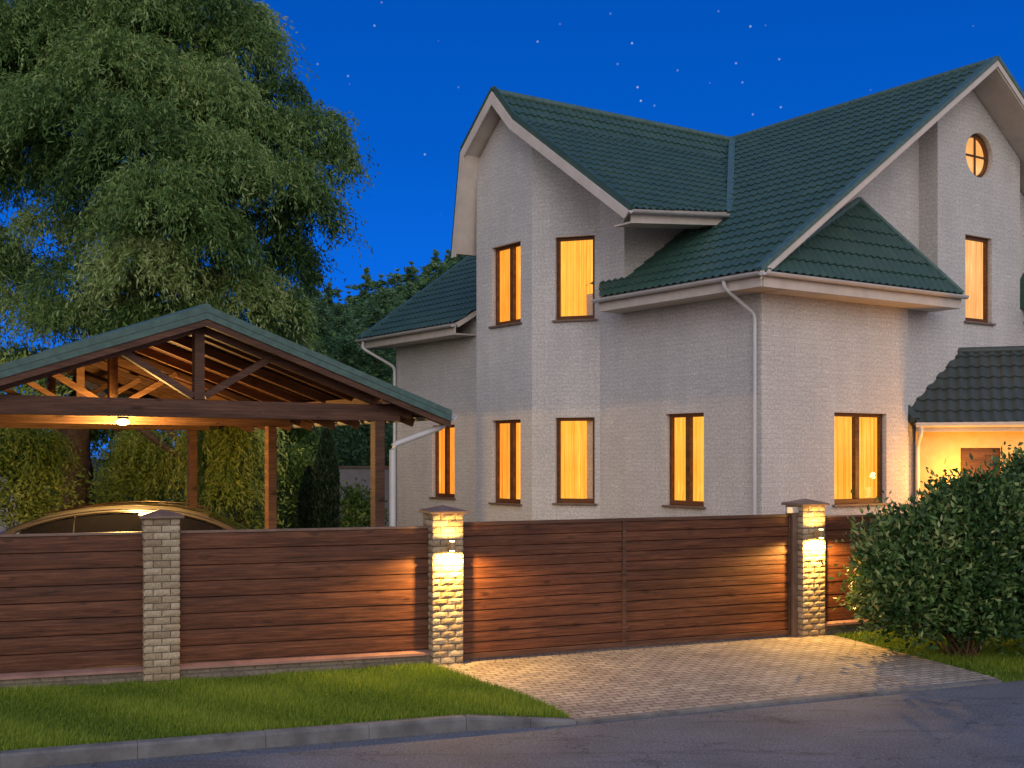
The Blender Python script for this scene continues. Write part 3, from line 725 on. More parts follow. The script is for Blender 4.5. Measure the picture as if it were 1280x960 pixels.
# driveway: slopes from the gate down to the road
dA, dB_, dC, dD = (-.90, 14.35), (4.45, 16.85), (5.66, 14.13), (.60, 11.93)
k = MB(); N = 10
gx = lambda s, t: (Vec(dA) * (1 - s) + Vec(dB_) * s) * (1 - t) + (Vec(dD) * (1 - s) + Vec(dC) * s) * t
def dz(t): return .012 - .100 * t ** 1.3
vs = [(gx(i / N, j / N).x, gx(i / N, j / N).y, dz(j / N)) for j in range(N + 1) for i in range(N + 1)]
k.add(vs, [(j * (N + 1) + i, j * (N + 1) + i + 1, (j + 1) * (N + 1) + i + 1, (j + 1) * (N + 1) + i) for j in range(N) for i in range(N)])
o = k.build('driveway', M['paver'], fix=False)
uvd = o.data.uv_layers[0].data; ca, sa = math.cos(AG), math.sin(AG)
for lp_ in o.data.loops:
    co = o.data.vertices[lp_.vertex_index].co; uvd[lp_.index].uv = (co.x * ca + co.y * sa, -co.x * sa + co.y * ca)
if o.data.polygons[0].normal.z < 0: o.data.flip_normals()
tag(o, kind='structure')
# drive strip inside the gate
g0, g1 = Vec((-.9, 14.36)), Vec((4.4, 16.82)); nb = Vec((-math.sin(AG), math.cos(AG)))
sheet('inner_drive', [(g0.x, g0.y), (g1.x, g1.y), (g1.x + nb.x * 2, g1.y + nb.y * 2), (g0.x + nb.x * 2, g0.y + nb.y * 2)], .008, M['paver'])
# verge soil under the grass
kb = [p + Vec((-math.sin(KA), math.cos(KA))) * .135 for p in kerb_pts]
vl = [(kb[0].x, kb[0].y), *[(p.x, p.y) for p in kb[1:4]], (.16, 11.82, -.035), (.58, 11.95, -.085), (-.92, 14.36), (F2.x, F2.y + .05), (F1.x, F1.y), (FL.x, FL.y)]
vleft = vl
sheet('verge', [(p[0], p[1], p[2] if len(p) > 2 else -.004) for p in vl], 0, M['turf'])
vright = [(4.47, 16.86), (4.75, 16.1), (5.15, 15.1), (5.69, 14.03, -.14), (7.62, 14.74, -.14), (edge_r[3].x, edge_r[3].y, -.14), (FR.x, FR.y)]
ds = Vec((math.sin(R(22)), -math.cos(R(22))))
def vz(x, y): return -.125 + .122 * min(1, max(0, (y - 14.03 - (x - 5.66) * .40) / 2.5))
k = MB()
A_ = [Vec((5.56, 14.0)), Vec((7.62, 14.76)), Vec((edge_r[3].x, edge_r[3].y - .1))]; B_ = [Vec((4.38, 16.86)), Vec((7.0, 18.1)), Vec((edge_r[3].x - 8, edge_r[3].y + 6.0))]
for a0, a1, b0, b1 in ((A_[0], A_[1], B_[0], B_[1]), (A_[1], A_[2], B_[1], B_[2])):
    for q in range(6):
        t0, t1 = q / 6, (q + 1) / 6; P4 = [a0.lerp(b0, t0), a1.lerp(b1, t0), a1.lerp(b1, t1), a0.lerp(b0, t1)]
        k.poly([(p.x, p.y, -.130 + .124 * t) for p, t in zip(P4, (t0, t0, t1, t1))])
vo_ = k.build('verge', M['turf'], fix=False); tag(vo_, kind='structure')

# ------------------------------------------------------------------ foliage tools
def leaf_mesh(name, C, D, Nn, ln, wd, tint, mat, parent=None):
    """one mesh of leaf-shaped faces: centres C, long axes D, normals Nn"""
    n = len(C); D = D / np.linalg.norm(D, axis=1, keepdims=True)
    S = np.cross(D, Nn); S /= np.maximum(np.linalg.norm(S, axis=1, keepdims=True), 1e-6)
    ln = ln[:, None]; wd = wd[:, None]
    V = np.stack([C - D * ln * .5, C - D * ln * .05 + S * wd * .5, C + D * ln * .5, C - D * ln * .05 - S * wd * .5], 1).reshape(-1, 3)
    me = bpy.data.meshes.new(name); me.vertices.add(4 * n); me.vertices.foreach_set('co', V.astype(np.float32).ravel())
    me.loops.add(4 * n); me.loops.foreach_set('vertex_index', np.arange(4 * n, dtype=np.int32))
    me.polygons.add(n); me.polygons.foreach_set('loop_start', np.arange(0, 4 * n, 4, dtype=np.int32))
    me.polygons.foreach_set('loop_total', np.full(n, 4, dtype=np.int32)); me.update()
    a = me.attributes.new('tint', 'FLOAT', 'FACE'); a.data.foreach_set('value', np.clip(tint, 0, 1).astype(np.float32))
    me.materials.append(mat); o = bpy.data.objects.new(name, me); COL.objects.link(o)
    if parent: o.parent = parent
    return o
def unit(n):
    v = rng.normal(size=(n, 3)); return v / np.linalg.norm(v, axis=1, keepdims=True)

def limbs(mb, base, tips, r0, bend=.25):
    for t, rr in tips:
        a = Vec(base); b = Vec(t); L_ = (b - a).length; pts = []
        off = Vec((random.uniform(-1, 1), random.uniform(-1, 1), .3)) * L_ * bend * .4
        for i in range(7):
            q = i / 6; p = a.lerp(b, q) + off * math.sin(math.pi * q) + Vec((random.uniform(-1, 1), random.uniform(-1, 1), 0)) * L_ * .012
            pts.append(p)
        mb.tube(pts, [rr * (1 - .8 * i / 6) for i in range(7)], 8)

def willow_crown(lobes, per, ln, wd, droop=1.0):
    C, D, T = [], [], []
    for (cx, cy, cz, rx, ry, rz, dens) in lobes:
        ns = int(per * rx * rz * dens); tone = rng.normal(.46, .19)
        d = unit(ns); d[:, 2] = np.where(d[:, 2] < -.5, -d[:, 2], d[:, 2]) * .95
        rad = rng.uniform(.25, 1.0, ns) ** .6
        st = np.array([cx, cy, cz]) + d * rad[:, None] * np.array([rx, ry, rz])
        nl = 22
        L_ = rng.uniform(.35, 1.15, ns) * (.7 + .25 * rx)
        out = d.copy(); out[:, 2] = 0; out /= np.maximum(np.linalg.norm(out, axis=1, keepdims=True), .2)
        sw = rng.normal(0, .22, (ns, 3)); k0 = rng.uniform(.3, 1.0, ns)
        tn = tone + rng.normal(0, .14, ns)
        for j in range(nl):
            q = (j + .5) / nl
            p = st + out * (L_ * k0 * q * .75)[:, None] + sw * (q * L_)[:, None]
            p[:, 2] += (.30 * q - 1.0 * droop * q * q) * L_
            tg = out * (k0 * .75)[:, None] + sw; tg[:, 2] += .30 - 2.0 * droop * q
            tg = tg / np.linalg.norm(tg, axis=1, keepdims=True) + rng.normal(0, .55, (ns, 3))
            C.append(p + rng.normal(0, .045, (ns, 3))); D.append(tg); T.append(tn + rng.normal(0, .12, ns))
    C = np.concatenate(C); D = np.concatenate(D); T = np.concatenate(T); n = len(C)
    return C, D, unit(n), rng.uniform(.7, 1.3, n) * ln, rng.uniform(.7, 1.3, n) * wd, T

def clumpy(center, rad, nclump, per, ln, wd, clump=.22, tone=.4, shell=.55, flat=0, ts=.18):
    """leaves in clumps spread through an ellipsoid"""
    c = unit(nclump); c[:, 2] = np.where(c[:, 2] < -.75, -c[:, 2], c[:, 2])
    r = rng.uniform(shell, 1.0, nclump) * (1 + .10 * np.sin(c[:, 0] * 5 + c[:, 2] * 4 + rng.uniform(0, 6)))
    cc = np.array(center) + c * r[:, None] * np.array(rad); s = clump * rng.uniform(.6, 1.3, nclump)
    d = rng.normal(size=(nclump, per, 3)) * s[:, None, None]; d[:, :, 2] *= .85
    C = (cc[:, None, :] + d).reshape(-1, 3)
    outd = np.repeat(c, per, 0) + np.array([0, 0, .35]); D = outd + rng.normal(0, .8, C.shape)
    T = np.repeat(rng.normal(tone, ts, nclump), per) + rng.normal(0, .13, len(C)); n = len(C)
    return C, D, unit(n) + np.array([0, 0, .4]), rng.uniform(.6, 1.35, n) * ln, rng.uniform(.6, 1.3, n) * wd, T
def cat(*a): return [np.concatenate(x) for x in zip(*a)]

# ------------------------------------------------------------------ big willow behind the carport
def wp(px, py, Y): return ((px - 640) / 1516 * Y, Y, CAMZ + (570 - py) / 1516 * Y)
WB = (-9.9, 27.5)
lob = []
def LB_(px, py, Y, rpx, rpy, dens=1.0):
    x, y, z = wp(px, py, Y); k_ = Y / 1516; lob.append((x, y, z, rpx * k_, rpx * k_ * .9, rpy * k_, dens))
for a in [(20, 465, 30, 60, 38), (110, 480, 31, 60, 40), (200, 470, 30.5, 60, 40), (290, 480, 30, 55, 45), (350, 470, 30, 45, 45), (-60, 60, 28, 90, 80), (30, 60, 27, 80, 75), (120, 10, 28, 80, 60), (150, 95, 26.5, 85, 60), (240, 20, 28, 75, 60), (300, 70, 28, 55, 50),
          (310, 30, 28.5, 32, 30), (70, 150, 26, 85, 60), (175, 175, 25.5, 70, 55), (250, 130, 27, 75, 60), (330, 170, 27.5, 60, 42), (395, 165, 28, 45, 34, .9),
          (410, 205, 28, 34, 45, .8), (345, 235, 27, 60, 50), (270, 215, 26, 65, 60), (200, 260, 25, 70, 62), (120, 240, 26, 50, 50, .9),
          (385, 270, 28, 42, 42, .85), (330, 300, 28, 50, 42, .75), (260, 310, 26, 60, 52), (175, 340, 25.5, 65, 50), (300, 370, 27, 55, 45),
          (350, 400, 27.5, 38, 45, .9), (100, 350, 27, 60, 40, .6), (30, 230, 28, 50, 40, .55), (-40, 200, 27, 60, 60), (-30, 330, 28, 60, 60, .8),
          (20, 390, 28, 55, 35, .75), (90, 400, 27, 60, 36, .9), (190, 410, 26.5, 60, 36, .9), (-90, 130, 28, 90, 90), (250, 400, 26.5, 45, 34, .9),
          (60, -60, 28, 130, 60, .7), (220, -50, 29, 90, 50, .7), (140, 60, 31, 120, 90, .5), (250, 190, 31, 110, 90, .4), (60, 120, 31, 110, 70, .5), (35, 175, 28, 50, 45), (90, 210, 27, 45, 40), (150, 290, 27, 55, 45), (235, 265, 28, 60, 50), (290, 150, 28.5, 60, 50), (200, 110, 28, 60, 50), (110, 120, 28, 60, 50), (60, 290, 27, 40, 40, .6), (10, 340, 29, 45, 35, .6), (140, 390, 29, 60, 40, .8), (215, 360, 28, 60, 45), (345, 120, 28, 35, 30, .8), (360, 340, 28, 40, 45, .8), (-10, 130, 28, 60, 60), (330, 440, 29, 55, 45), (240, 450, 29, 60, 40), (180, 20, 27, 60, 50)]:
    LB_(*a)
wt = empty('willow_tree', (WB[0], WB[1], 0), 0, 'huge feathery willow tree towering behind the carport at the left edge', 'tree')
C, D, Nn, l_, w_, T = willow_crown(lob, 440, .135, .034)
C = C - np.array([WB[0], WB[1], 0])
leaf_mesh('crown', C, D, Nn, l_, w_, T, M['willow'], wt); print('WILLOW', len(C))
lob = []
for a in [(8, 545, 24.6, 34, 26), (45, 565, 24.4, 30, 34), (-30, 560, 24.5, 34, 40), (180, 560, 26.6, 26, 26), (215, 590, 26.8, 26, 40), (160, 600, 27, 26, 28, .8),
          (262, 548, 25.6, 30, 30), (298, 565, 25.4, 30, 46), (282, 610, 25.6, 34, 34), (322, 545, 26.2, 18, 26, .8), (250, 590, 25.8, 18, 36, .8)]: LB_(*a)
C, D, Nn, l_, w_, T = willow_crown(lob, 620, .12, .032)
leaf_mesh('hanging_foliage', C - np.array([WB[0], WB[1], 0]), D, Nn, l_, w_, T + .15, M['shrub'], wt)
k = MB()
k.tube([(-.0, 0, -.2), (.05, 0, .6), (.0, .1, 1.8), (-.1, .2, 3.2), (0, .2, 5)], [.55, .42, .38, .36, .30], 12)
limbs(k, (0, 0, .4), [((1.9, .3, 4.6), .26), ((-2.0, -.3, 4.4), .27)], .3, .3)
limbs(k, (0, .2, 4.6), [((a[0] - WB[0], a[1] - WB[1], a[2]), .16) for a in lob[:26]], .2, .25)
k.build('trunk', M['bark'], wt, smooth=True)

# ------------------------------------------------------------------ conifers and trees behind the house
def conifer(name, H_, rb, n_lv, seed, mat, sparse=1.0):
    global rng
    rng = np.random.default_rng(seed); C, D, T = [], [], []
    for i in range(n_lv):
        q = i / (n_lv - 1); z = H_ * (.12 + .88 * q); rr = rb * (1 - q) ** .62 * rng.uniform(.75, 1.12) + .05
        nb = max(4, int((9 - 4 * q) * sparse))
        for b in range(nb):
            az = rng.uniform(0, 2 * math.pi); L_ = rr * rng.uniform(.40, 1.2); m = int(52 * L_) + 9
            t = rng.uniform(.08, 1, m) ** .8
            zj = z + rng.uniform(-.5, .5) * H_ / n_lv * 3.2 * (1 - .5 * q); up_ = rng.uniform(-.15, .45)
            p = np.stack([np.cos(az) * L_ * t, np.sin(az) * L_ * t, zj + L_ * ((.12 + up_) * t - .42 * t * t)], 1)
            p += rng.normal(0, .03 + .10 * L_, p.shape) * np.array([1, 1, .55])
            C.append(p); d = np.array([math.cos(az), math.sin(az), .1]) + rng.normal(0, .5, p.shape); D.append(d)
            T.append(np.full(m, rng.normal(.45, .17)) + rng.normal(0, .12, m))
    C, D, T = np.concatenate(C), np.concatenate(D), np.concatenate(T); n = len(C)
    t = empty(name, (0, 0, 0)); leaf_mesh('crown', C, D, unit(n), rng.uniform(.16, .32, n), rng.uniform(.05, .10, n), T, mat, t)
    k = MB(); k.tube([(0, 0, -.3), (0.05, 0, H_ * .4), (0, 0, H_ * .97)], [.22, .14, .02], 8); k.build('trunk', M['bark'], t, smooth=True)
    return t
protos = [conifer('conifer', 12, 3.7, 50, 3, M['pine'], 1.2), conifer('conifer', 12, 3.1, 50, 5, M['pine'], 1.2), conifer('conifer', 12, 4.2, 48, 8, M['pine'], 1.3)]
spots = [(385, 352, 50, 2), (412, 372, 46, 0), (436, 380, 52, 2), (458, 350, 50, 1), (476, 362, 47, 0), (497, 352, 53, 2), (514, 345, 50, 0), (531, 348, 55, 2), (545, 328, 50, 1), (560, 330, 54, 0), (577, 322, 52, 2), (425, 392, 42, 2), (470, 400, 41, 0), (400, 395, 40, 1), (500, 395, 44, 2)]
clab = ['conifer just right of the willow, leftmost of the far treetops', 'rounded low conifer second from left against the sky', 'shortest conifer in the dip of the far treeline', 'slim pointed conifer right of the dip in the treeline',
        'conifer right beside the slim pointed one in the far treeline', 'broad conifer in the middle of the far treeline', 'conifer whose tip is above the left eave gutter', 'conifer rising over the middle of the left wing roof',
        'slim spiky conifer left of the bay eave', 'conifer tip closest left of the bay eave', 'highest conifer, half behind the bay eave', 'nearer dark conifer above the carport roof slope', 'nearer conifer just left of the left eave corner', 'nearer slim conifer under the willow edge', 'nearer conifer hidden partly by the left wing roof']
used = set()
for (px, py, Y, kd_), lab in zip(spots, clab):
    x, y, z = wp(px, py, Y); o = protos[kd_] if kd_ not in used else copy_tree(protos[kd_]); used.add(kd_)
    o.location = (x, y, 0); s_ = (z + .4) / 12; o.scale = (s_ * 1.05, s_ * 1.05, s_); o.rotation_euler = (0, 0, random.uniform(0, 6.28))
    tag(o, lab, 'tree', 'conifers behind the left wing')
rng = np.random.default_rng(21)

# ------------------------------------------------------------------ yard planting seen through the carport
def shrub(name, px, pyt, Y, rpx, label, mat, cat_='shrub', ncl=90, per=60, ln=.11, wd=.05, base=0, tone=.5, group=None, clump=.2, tall=None):
    x, y, z = wp(px, pyt, Y); rad = rpx / 1516 * Y; zc = (z + base) / 2; rz = (z - base) / 2
    t = empty(name, (x, y, 0), 0, label, cat_, group)
    d = clumpy((0, 0, zc), (rad, rad * .8, rz), ncl, per, ln, wd, clump, tone)
    leaf_mesh('foliage', *d, mat, t)
    k = MB()
    for i in range(6): limbs(k, (random.uniform(-.1, .1), random.uniform(-.1, .1), 0), [((random.uniform(-.6, .6) * rad, random.uniform(-.5, .5) * rad, zc + random.uniform(0, rz * .6)), .035)], .03)
    k.build('stem', M['bark'], t, smooth=True); return t
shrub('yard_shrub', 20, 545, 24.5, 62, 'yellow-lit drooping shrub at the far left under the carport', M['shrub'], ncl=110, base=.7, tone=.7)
shrub('yard_shrub', 175, 540, 27, 58, 'green shrub behind the car, between the willow trunk and the back post', M['shrub'], ncl=110, tone=.4)
shrub('yard_shrub', 290, 532, 26.5, 52, 'tall light green shrub filling the gap between the two right rear posts', M['shrub'], ncl=120, tone=.55)
shrub('yard_shrub', 366, 555, 29, 32, 'dark shrub right of the rear corner post', M['shrub'], ncl=90, tone=.15)
shrub('yard_shrub', 450, 612, 29, 26, 'low rounded shrub in front of the grey garden wall', M['shrub'], ncl=60, tone=.2)
shrub('garden_tree', 130, 500, 33, 110, 'broad dark tree behind the yard shrubs at left', M['shrub'], 'tree', 150, 70, .16, .07, .8, .3)
shrub('garden_tree', 330, 500, 34, 90, 'broad dark tree behind the carport posts at right', M['shrub'], 'tree', 150, 70, .16, .07, .3, .15)
shrub('garden_tree', 455, 480, 38, 65, 'green tree beyond the grey garden wall', M['pine'], 'tree', 120, 70, .18, .07, .8, .35)
shrub('garden_tree', -20, 500, 33, 90, 'dark tree at the far left behind the yellow-lit shrub', M['shrub'], 'tree', 120, 70, .16, .07, 1.8, .2)
def thuja(px, pyt, Y, rpx, label):
    x, y, z = wp(px, pyt, Y); rad = rpx / 1516 * Y; n = 9000
    t = empty('thuja', (x, y, 0), 0, label, 'thuja', 'columnar thujas in the yard')
    zz = rng.uniform(0, 1, n); r_ = rad * np.minimum(1, (1 - zz) * 3.2) ** .6 * np.minimum(1, .75 + zz * 2) * rng.uniform(.75, 1.05, n); az = rng.uniform(0, 6.28, n)
    C = np.stack([np.cos(az) * r_, np.sin(az) * r_, zz * z], 1); D = np.stack([np.cos(az) * .3, np.sin(az) * .3, np.ones(n)], 1) + rng.normal(0, .3, (n, 3))
    leaf_mesh('foliage', C, D, unit(n), rng.uniform(.09, .17, n), rng.uniform(.04, .07, n), rng.normal(.5, .25, n), M['thuja'], t)
    k = MB(); k.tube([(0, 0, -.1), (0, 0, z * .9)], .05, 8, .01); k.build('trunk', M['bark'], t)
thuja(408, 538, 26.5, 15, 'tall dark columnar thuja seen between the carport posts')
thuja(386, 585, 28.0, 12, 'shorter dark thuja left of the tall columnar one')
# grey garden wall far back
k = MB(); 
x0_, y0_, _ = wp(424, 600, 34); k.box(x0_, x0_ + 9, 34, 34.25, -.2, 2.15); 
gw = k.build('garden_wall', M['grey'], bevel=.01); tag(gw, 'pale grey rendered garden wall behind the right carport posts', 'wall')
k = MB(); k.box(x0_ - .03, x0_ + 9, 33.95, 34.3, 2.152, 2.22); k.build('coping', M['cap'], gw)
k = MB(); x1_, _, _ = wp(28, 600, 29); k.box(x1_ - 9, x1_, 29, 29.25, -.2, 2.0)
gw = k.build('garden_wall', M['grey'], bevel=.01); tag(gw, 'pale grey garden wall piece at the left edge beside the leaning trunk', 'wall')
# leaning second tree at far left
t = empty('leaning_tree', (-9.95, 25.2, 0), 0, 'slanted tree trunk under the carport at the left edge', 'tree')
k = MB(); k.tube([(.35, 0, -.2), (.1, 0, .8), (-.35, .1, 2.0), (-.9, .2, 3.6)], [.30, .24, .19, .12], 10); k.build('trunk', M['bark'], t, smooth=True)
d = clumpy((-.9, .3, 3.7), (1.5, 1.2, .9), 60, 60, .12, .045, .2, .55); leaf_mesh('crown', *d, M['shrub'], t)

# ------------------------------------------------------------------ foreground bushes by the right verge
def bush(name, loc, blobs, label, per_m=1.0):
    t = empty(name, loc, 0, label, 'bush', 'large bushes beside the drive')
    parts = [clumpy(b[:3], b[3:6], int(b[6] * .8), 62, .095, .044, .14, b[7], .45, ts=.22) for b in blobs]
    leaf_mesh('foliage', *cat(*parts), M['bush'], t)
    k = MB()
    for i in range(26):
        b = random.choice(blobs); a = random.uniform(0, 6.28); q = random.uniform(.5, 1.02)
        limbs(k, (random.uniform(-.2, .2), random.uniform(-.15, .15), -.05), [((b[0] + math.cos(a) * b[3] * q, b[1] + math.sin(a) * b[4] * q, b[2] + random.uniform(-.2, .9) * b[5]), .018)], .02, .3)
    k.build('stem', M['bark'], t, smooth=True)
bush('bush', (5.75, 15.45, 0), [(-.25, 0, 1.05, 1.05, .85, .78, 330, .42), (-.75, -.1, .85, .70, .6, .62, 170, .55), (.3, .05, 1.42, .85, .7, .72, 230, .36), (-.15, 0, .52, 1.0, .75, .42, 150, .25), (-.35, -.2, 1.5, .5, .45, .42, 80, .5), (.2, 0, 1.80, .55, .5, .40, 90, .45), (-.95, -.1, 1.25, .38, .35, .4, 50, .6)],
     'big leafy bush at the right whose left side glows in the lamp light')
bush('bush', (7.35, 15.9, 0), [(-.1, 0, 1.1, 1.1, .9, 1.0, 330, .28), (.2, 0, 1.75, .9, .8, .62, 200, .3), (-.5, 0, 2.05, .6, .5, .4, 90, .4), (-.3, -.3, .6, .95, .7, .55, 170, .22)],
     'darker bush at the right edge of the photo behind the big one')

# ------------------------------------------------------------------ grass on the verges
from mathutils.geometry import tessellate_polygon
def in_poly(P, poly):
    x, y = P[:, 0], P[:, 1]; c = np.zeros(len(P), bool); n = len(poly); j = n - 1
    for i in range(n):
        xi, yi, xj, yj = poly[i][0], poly[i][1], poly[j][0], poly[j][1]
        c ^= ((yi > y) != (yj > y)) & (x < (xj - xi) * (y - yi) / (yj - yi + 1e-12) + xi); j = i
    return c
def grass(poly, box, n, label, seed, zf=None):
    g_ = np.random.default_rng(seed)
    P = np.stack([g_.uniform(box[0], box[1], n), g_.uniform(box[2], box[3], n)], 1); P = P[in_poly(P, poly)]; n = len(P)
    patch = np.sin(P[:, 0] * 2.1 + np.sin(P[:, 1] * 1.7) * 2) * .5 + np.sin(P[:, 1] * 4.3 + P[:, 0] * 3.1) * .5
    h = g_.uniform(.025, .08, n) * (1 + .35 * patch); az = g_.uniform(0, 6.28, n); le = g_.uniform(.1, .75, n)
    base = np.stack([P[:, 0], P[:, 1], np.full(n, -.01)], 1)
    drop = np.clip((P[:, 0] + .35), 0, 1) * .09 * np.clip((12.9 - P[:, 1]), 0, 1) if zf is None else np.clip(1 - ((P[:, 1] - 14.0) - (P[:, 0] - 5.56) * .38) / 2.9, 0, 1) * .124; base[:, 2] -= drop
    tip = base + np.stack([np.cos(az) * h * le, np.sin(az) * h * le, h], 1)
    sd = np.stack([-np.sin(az + .6), np.cos(az + .6), np.zeros(n)], 1) * g_.uniform(.003, .006, n)[:, None]
    V = np.stack([base - sd, base + sd, tip], 1).reshape(-1, 3)
    me = bpy.data.meshes.new('grass'); me.vertices.add(3 * n); me.vertices.foreach_set('co', V.astype(np.float32).ravel())
    me.loops.add(3 * n); me.loops.foreach_set('vertex_index', np.arange(3 * n, dtype=np.int32)); me.polygons.add(n)
    me.polygons.foreach_set('loop_start', np.arange(0, 3 * n, 3, dtype=np.int32)); me.polygons.foreach_set('loop_total', np.full(n, 3, dtype=np.int32)); me.update()
    a = me.attributes.new('tint', 'FLOAT', 'FACE'); a.data.foreach_set('value', np.clip(.38 + .22 * patch + g_.normal(0, .24, n), 0, 1).astype(np.float32))
    me.materials.append(M['blade']); o = bpy.data.objects.new('grass', me); COL.objects.link(o); tag(o, label, 'grass', kind='stuff')
grass(vleft, (-7.5, .7, 8.8, 14.6), 420000, 'short green grass strip between the fence and the kerb', 5)
grass(vright, (4.3, 10, 14, 19), 130000, 'short grass under the bushes right of the drive', 6, 1)

# ------------------------------------------------------------------ CARPORT
CP = (-4.254, 16.45)
cpo = empty('carport', (CP[0], CP[1], 0), HA, 'open timber carport with green gable roof standing left of the house', 'carport')
HW, RISE, ZA = 3.80, 1.30, 4.44; y0c, y1c = -.32, 8.3
sl = RISE / HW; zc = lambda x: ZA - abs(x) * sl
cc = 1 / math.hypot(1, sl)
r = MB(); Lc = HW / cc
tiles(r, (HW, 0, zc(HW)), (0, 1, 0), (-cc, 0, sl * cc), [(y0c, 0), (y1c, 0), (y1c, Lc), (y0c, Lc)])
tiles(r, (-HW, 0, zc(HW)), (0, 1, 0), (cc, 0, sl * cc), [(y0c, 0), (y1c, 0), (y1c, Lc), (y0c, Lc)])
cr = r.build('roof', M['roof'], cpo, fix=False)
k = MB(); k.tube([(0, y0c, ZA + .01), (0, y1c, ZA + .01)], .09, 12); k.build('ridge_cap', M['fascia'], cr, smooth=True)
k = MB()
for sx in (1, -1):
    a, b = Vec((sx * (HW + .02), 0, zc(HW) + .03)), Vec((0, 0, ZA + .04))
    for yy, q in ((y0c - .03, .028), (y1c + .002, .028)):
        k = MB(); k.prism([(a.x, yy, a.z + .02), (b.x, yy, b.z + .03), (b.x, yy, b.z - .06), (a.x, yy, a.z - .06)], (0, q, 0))
        k.prism([(a.x, yy + .008, a.z - .062), (b.x, yy + .008, b.z - .062), (b.x, yy + .008, b.z - .15), (a.x, yy + .008, a.z - .15)], (0, q - .012, 0)); k.build('verge_flashing', M['fascia'], cr)
        k = MB(); k.prism([(a.x, yy + .03, a.z - .12), (b.x, yy + .03, b.z - .12), (b.x, yy + .03, b.z - .24), (a.x, yy + .03, a.z - .24)], (0, .03, 0)); k.build('bargeboard', M['timber'], cr)
s = MB()
for sx in (1, -1):
    nrm = Vec((sx * sl, 0, 1)).normalized()
    slab(s, [(sx * HW, y0c, zc(HW)), (sx * HW, y1c, zc(HW)), (0, y1c, ZA), (0, y0c, ZA)], nrm, .03)
s.build('sheathing', M['sheath'], cr)
# purlin boards and rafters
for sx in (1, -1):
    for i in range(10):
        y = y0c + .12 + i * (y1c - y0c - .2) / 9
        k = MB(); k.beam((sx * (HW - .03), y, zc(HW) - .115), (sx * .03, y, ZA - .115), .05, .13); k.build('rafter', M['post'], cpo)
k = MB()
PX, ZT0, ZT1 = 2.74, 3.02, 3.26
for i, y in enumerate((0, 3.95, 7.9)):
    for sx in (1, -1):
        p = MB(); p.box(sx * PX - .08, sx * PX + .08, y - .08, y + .08, -.1, ZT0 - .002)
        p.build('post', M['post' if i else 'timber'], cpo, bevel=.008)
for y in (0, 3.95, 5.92, 7.9):
    b = MB()
    if y != 5.92: b.box(-PX - .35, PX + .35, y - .06, y + .06, ZT0, ZT1)
    else: b.box(-PX - .35, PX + .35, y - .05, y + .05, ZT0 + .1, ZT1 - .02)
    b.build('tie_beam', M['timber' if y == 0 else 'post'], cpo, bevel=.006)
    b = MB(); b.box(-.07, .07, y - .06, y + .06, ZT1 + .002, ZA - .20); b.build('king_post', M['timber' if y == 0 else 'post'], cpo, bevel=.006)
    for sx in (1, -1):
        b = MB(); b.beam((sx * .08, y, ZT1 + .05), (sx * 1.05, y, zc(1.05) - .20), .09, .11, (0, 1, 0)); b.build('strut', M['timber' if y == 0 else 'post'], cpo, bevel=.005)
        b = MB(); b.beam((sx * (PX + .55), y, zc(PX + .55) - .22), (sx * .02, y, ZA - .22), .10, .10, (0, 1, 0)); b.build('principal_rafter', M['timber'], cpo, bevel=.005)
for sx in (1, -1):
    b = MB(); b.box(sx * PX - .07, sx * PX + .07, y0c + .05, y1c - .1, ZT1 - .0 + .002, ZT1 + .12); b.build('wall_plate', M['post'], cpo, bevel=.006)
g = MB(); gutter(g, (HW + .07, y0c, zc(HW) - .02), (HW + .07, y1c, zc(HW) - .06), (1, 0, 0), .065); g.build('gutter', M['pipe'], cpo)
pipe([(HW + .05, -.12, zc(HW) - .06), (HW + .03, -.12, zc(HW) - .18), (2.96, -.05, 2.66), (2.96, -.05, 0)], cpo, r=.045)
# lamp under the middle truss
lw = Vec((CP[0], CP[1], 0)) + Matrix.Rotation(HA, 3, 'Z') @ Vec((.08, 3.66, 3.0))
t = empty('ceiling_lamp', lw, HA, 'bright round lamp hanging under the middle truss of the carport', 'lamp')
k = MB(); k.tube([(0, 0, .10), (0, 0, .13)], .09, 20); k.tube([(0, 0, .13), (0, 0, .50)], .012, 8); k.beam((0, 0, .15), (0, .24, .15), .03, .03); k.build('lamp_mount', M['darkmetal'], t, smooth=True)
bm = bmesh.new(); bmesh.ops.create_uvsphere(bm, u_segments=20, v_segments=12, radius=.085); me = bpy.data.meshes.new('bulb'); bm.to_mesh(me); bm.free(); me.shade_smooth()
me.materials.append(M['lamp2']); bo = bpy.data.objects.new('bulb', me); COL.objects.link(bo); bo.parent = t; bo.scale = (1.2, 1.2, .6); bo.location = (0, 0, .045)
point('bulb_light', (0, -.05, -.30), 440, (1, .57, .17), .10, t)

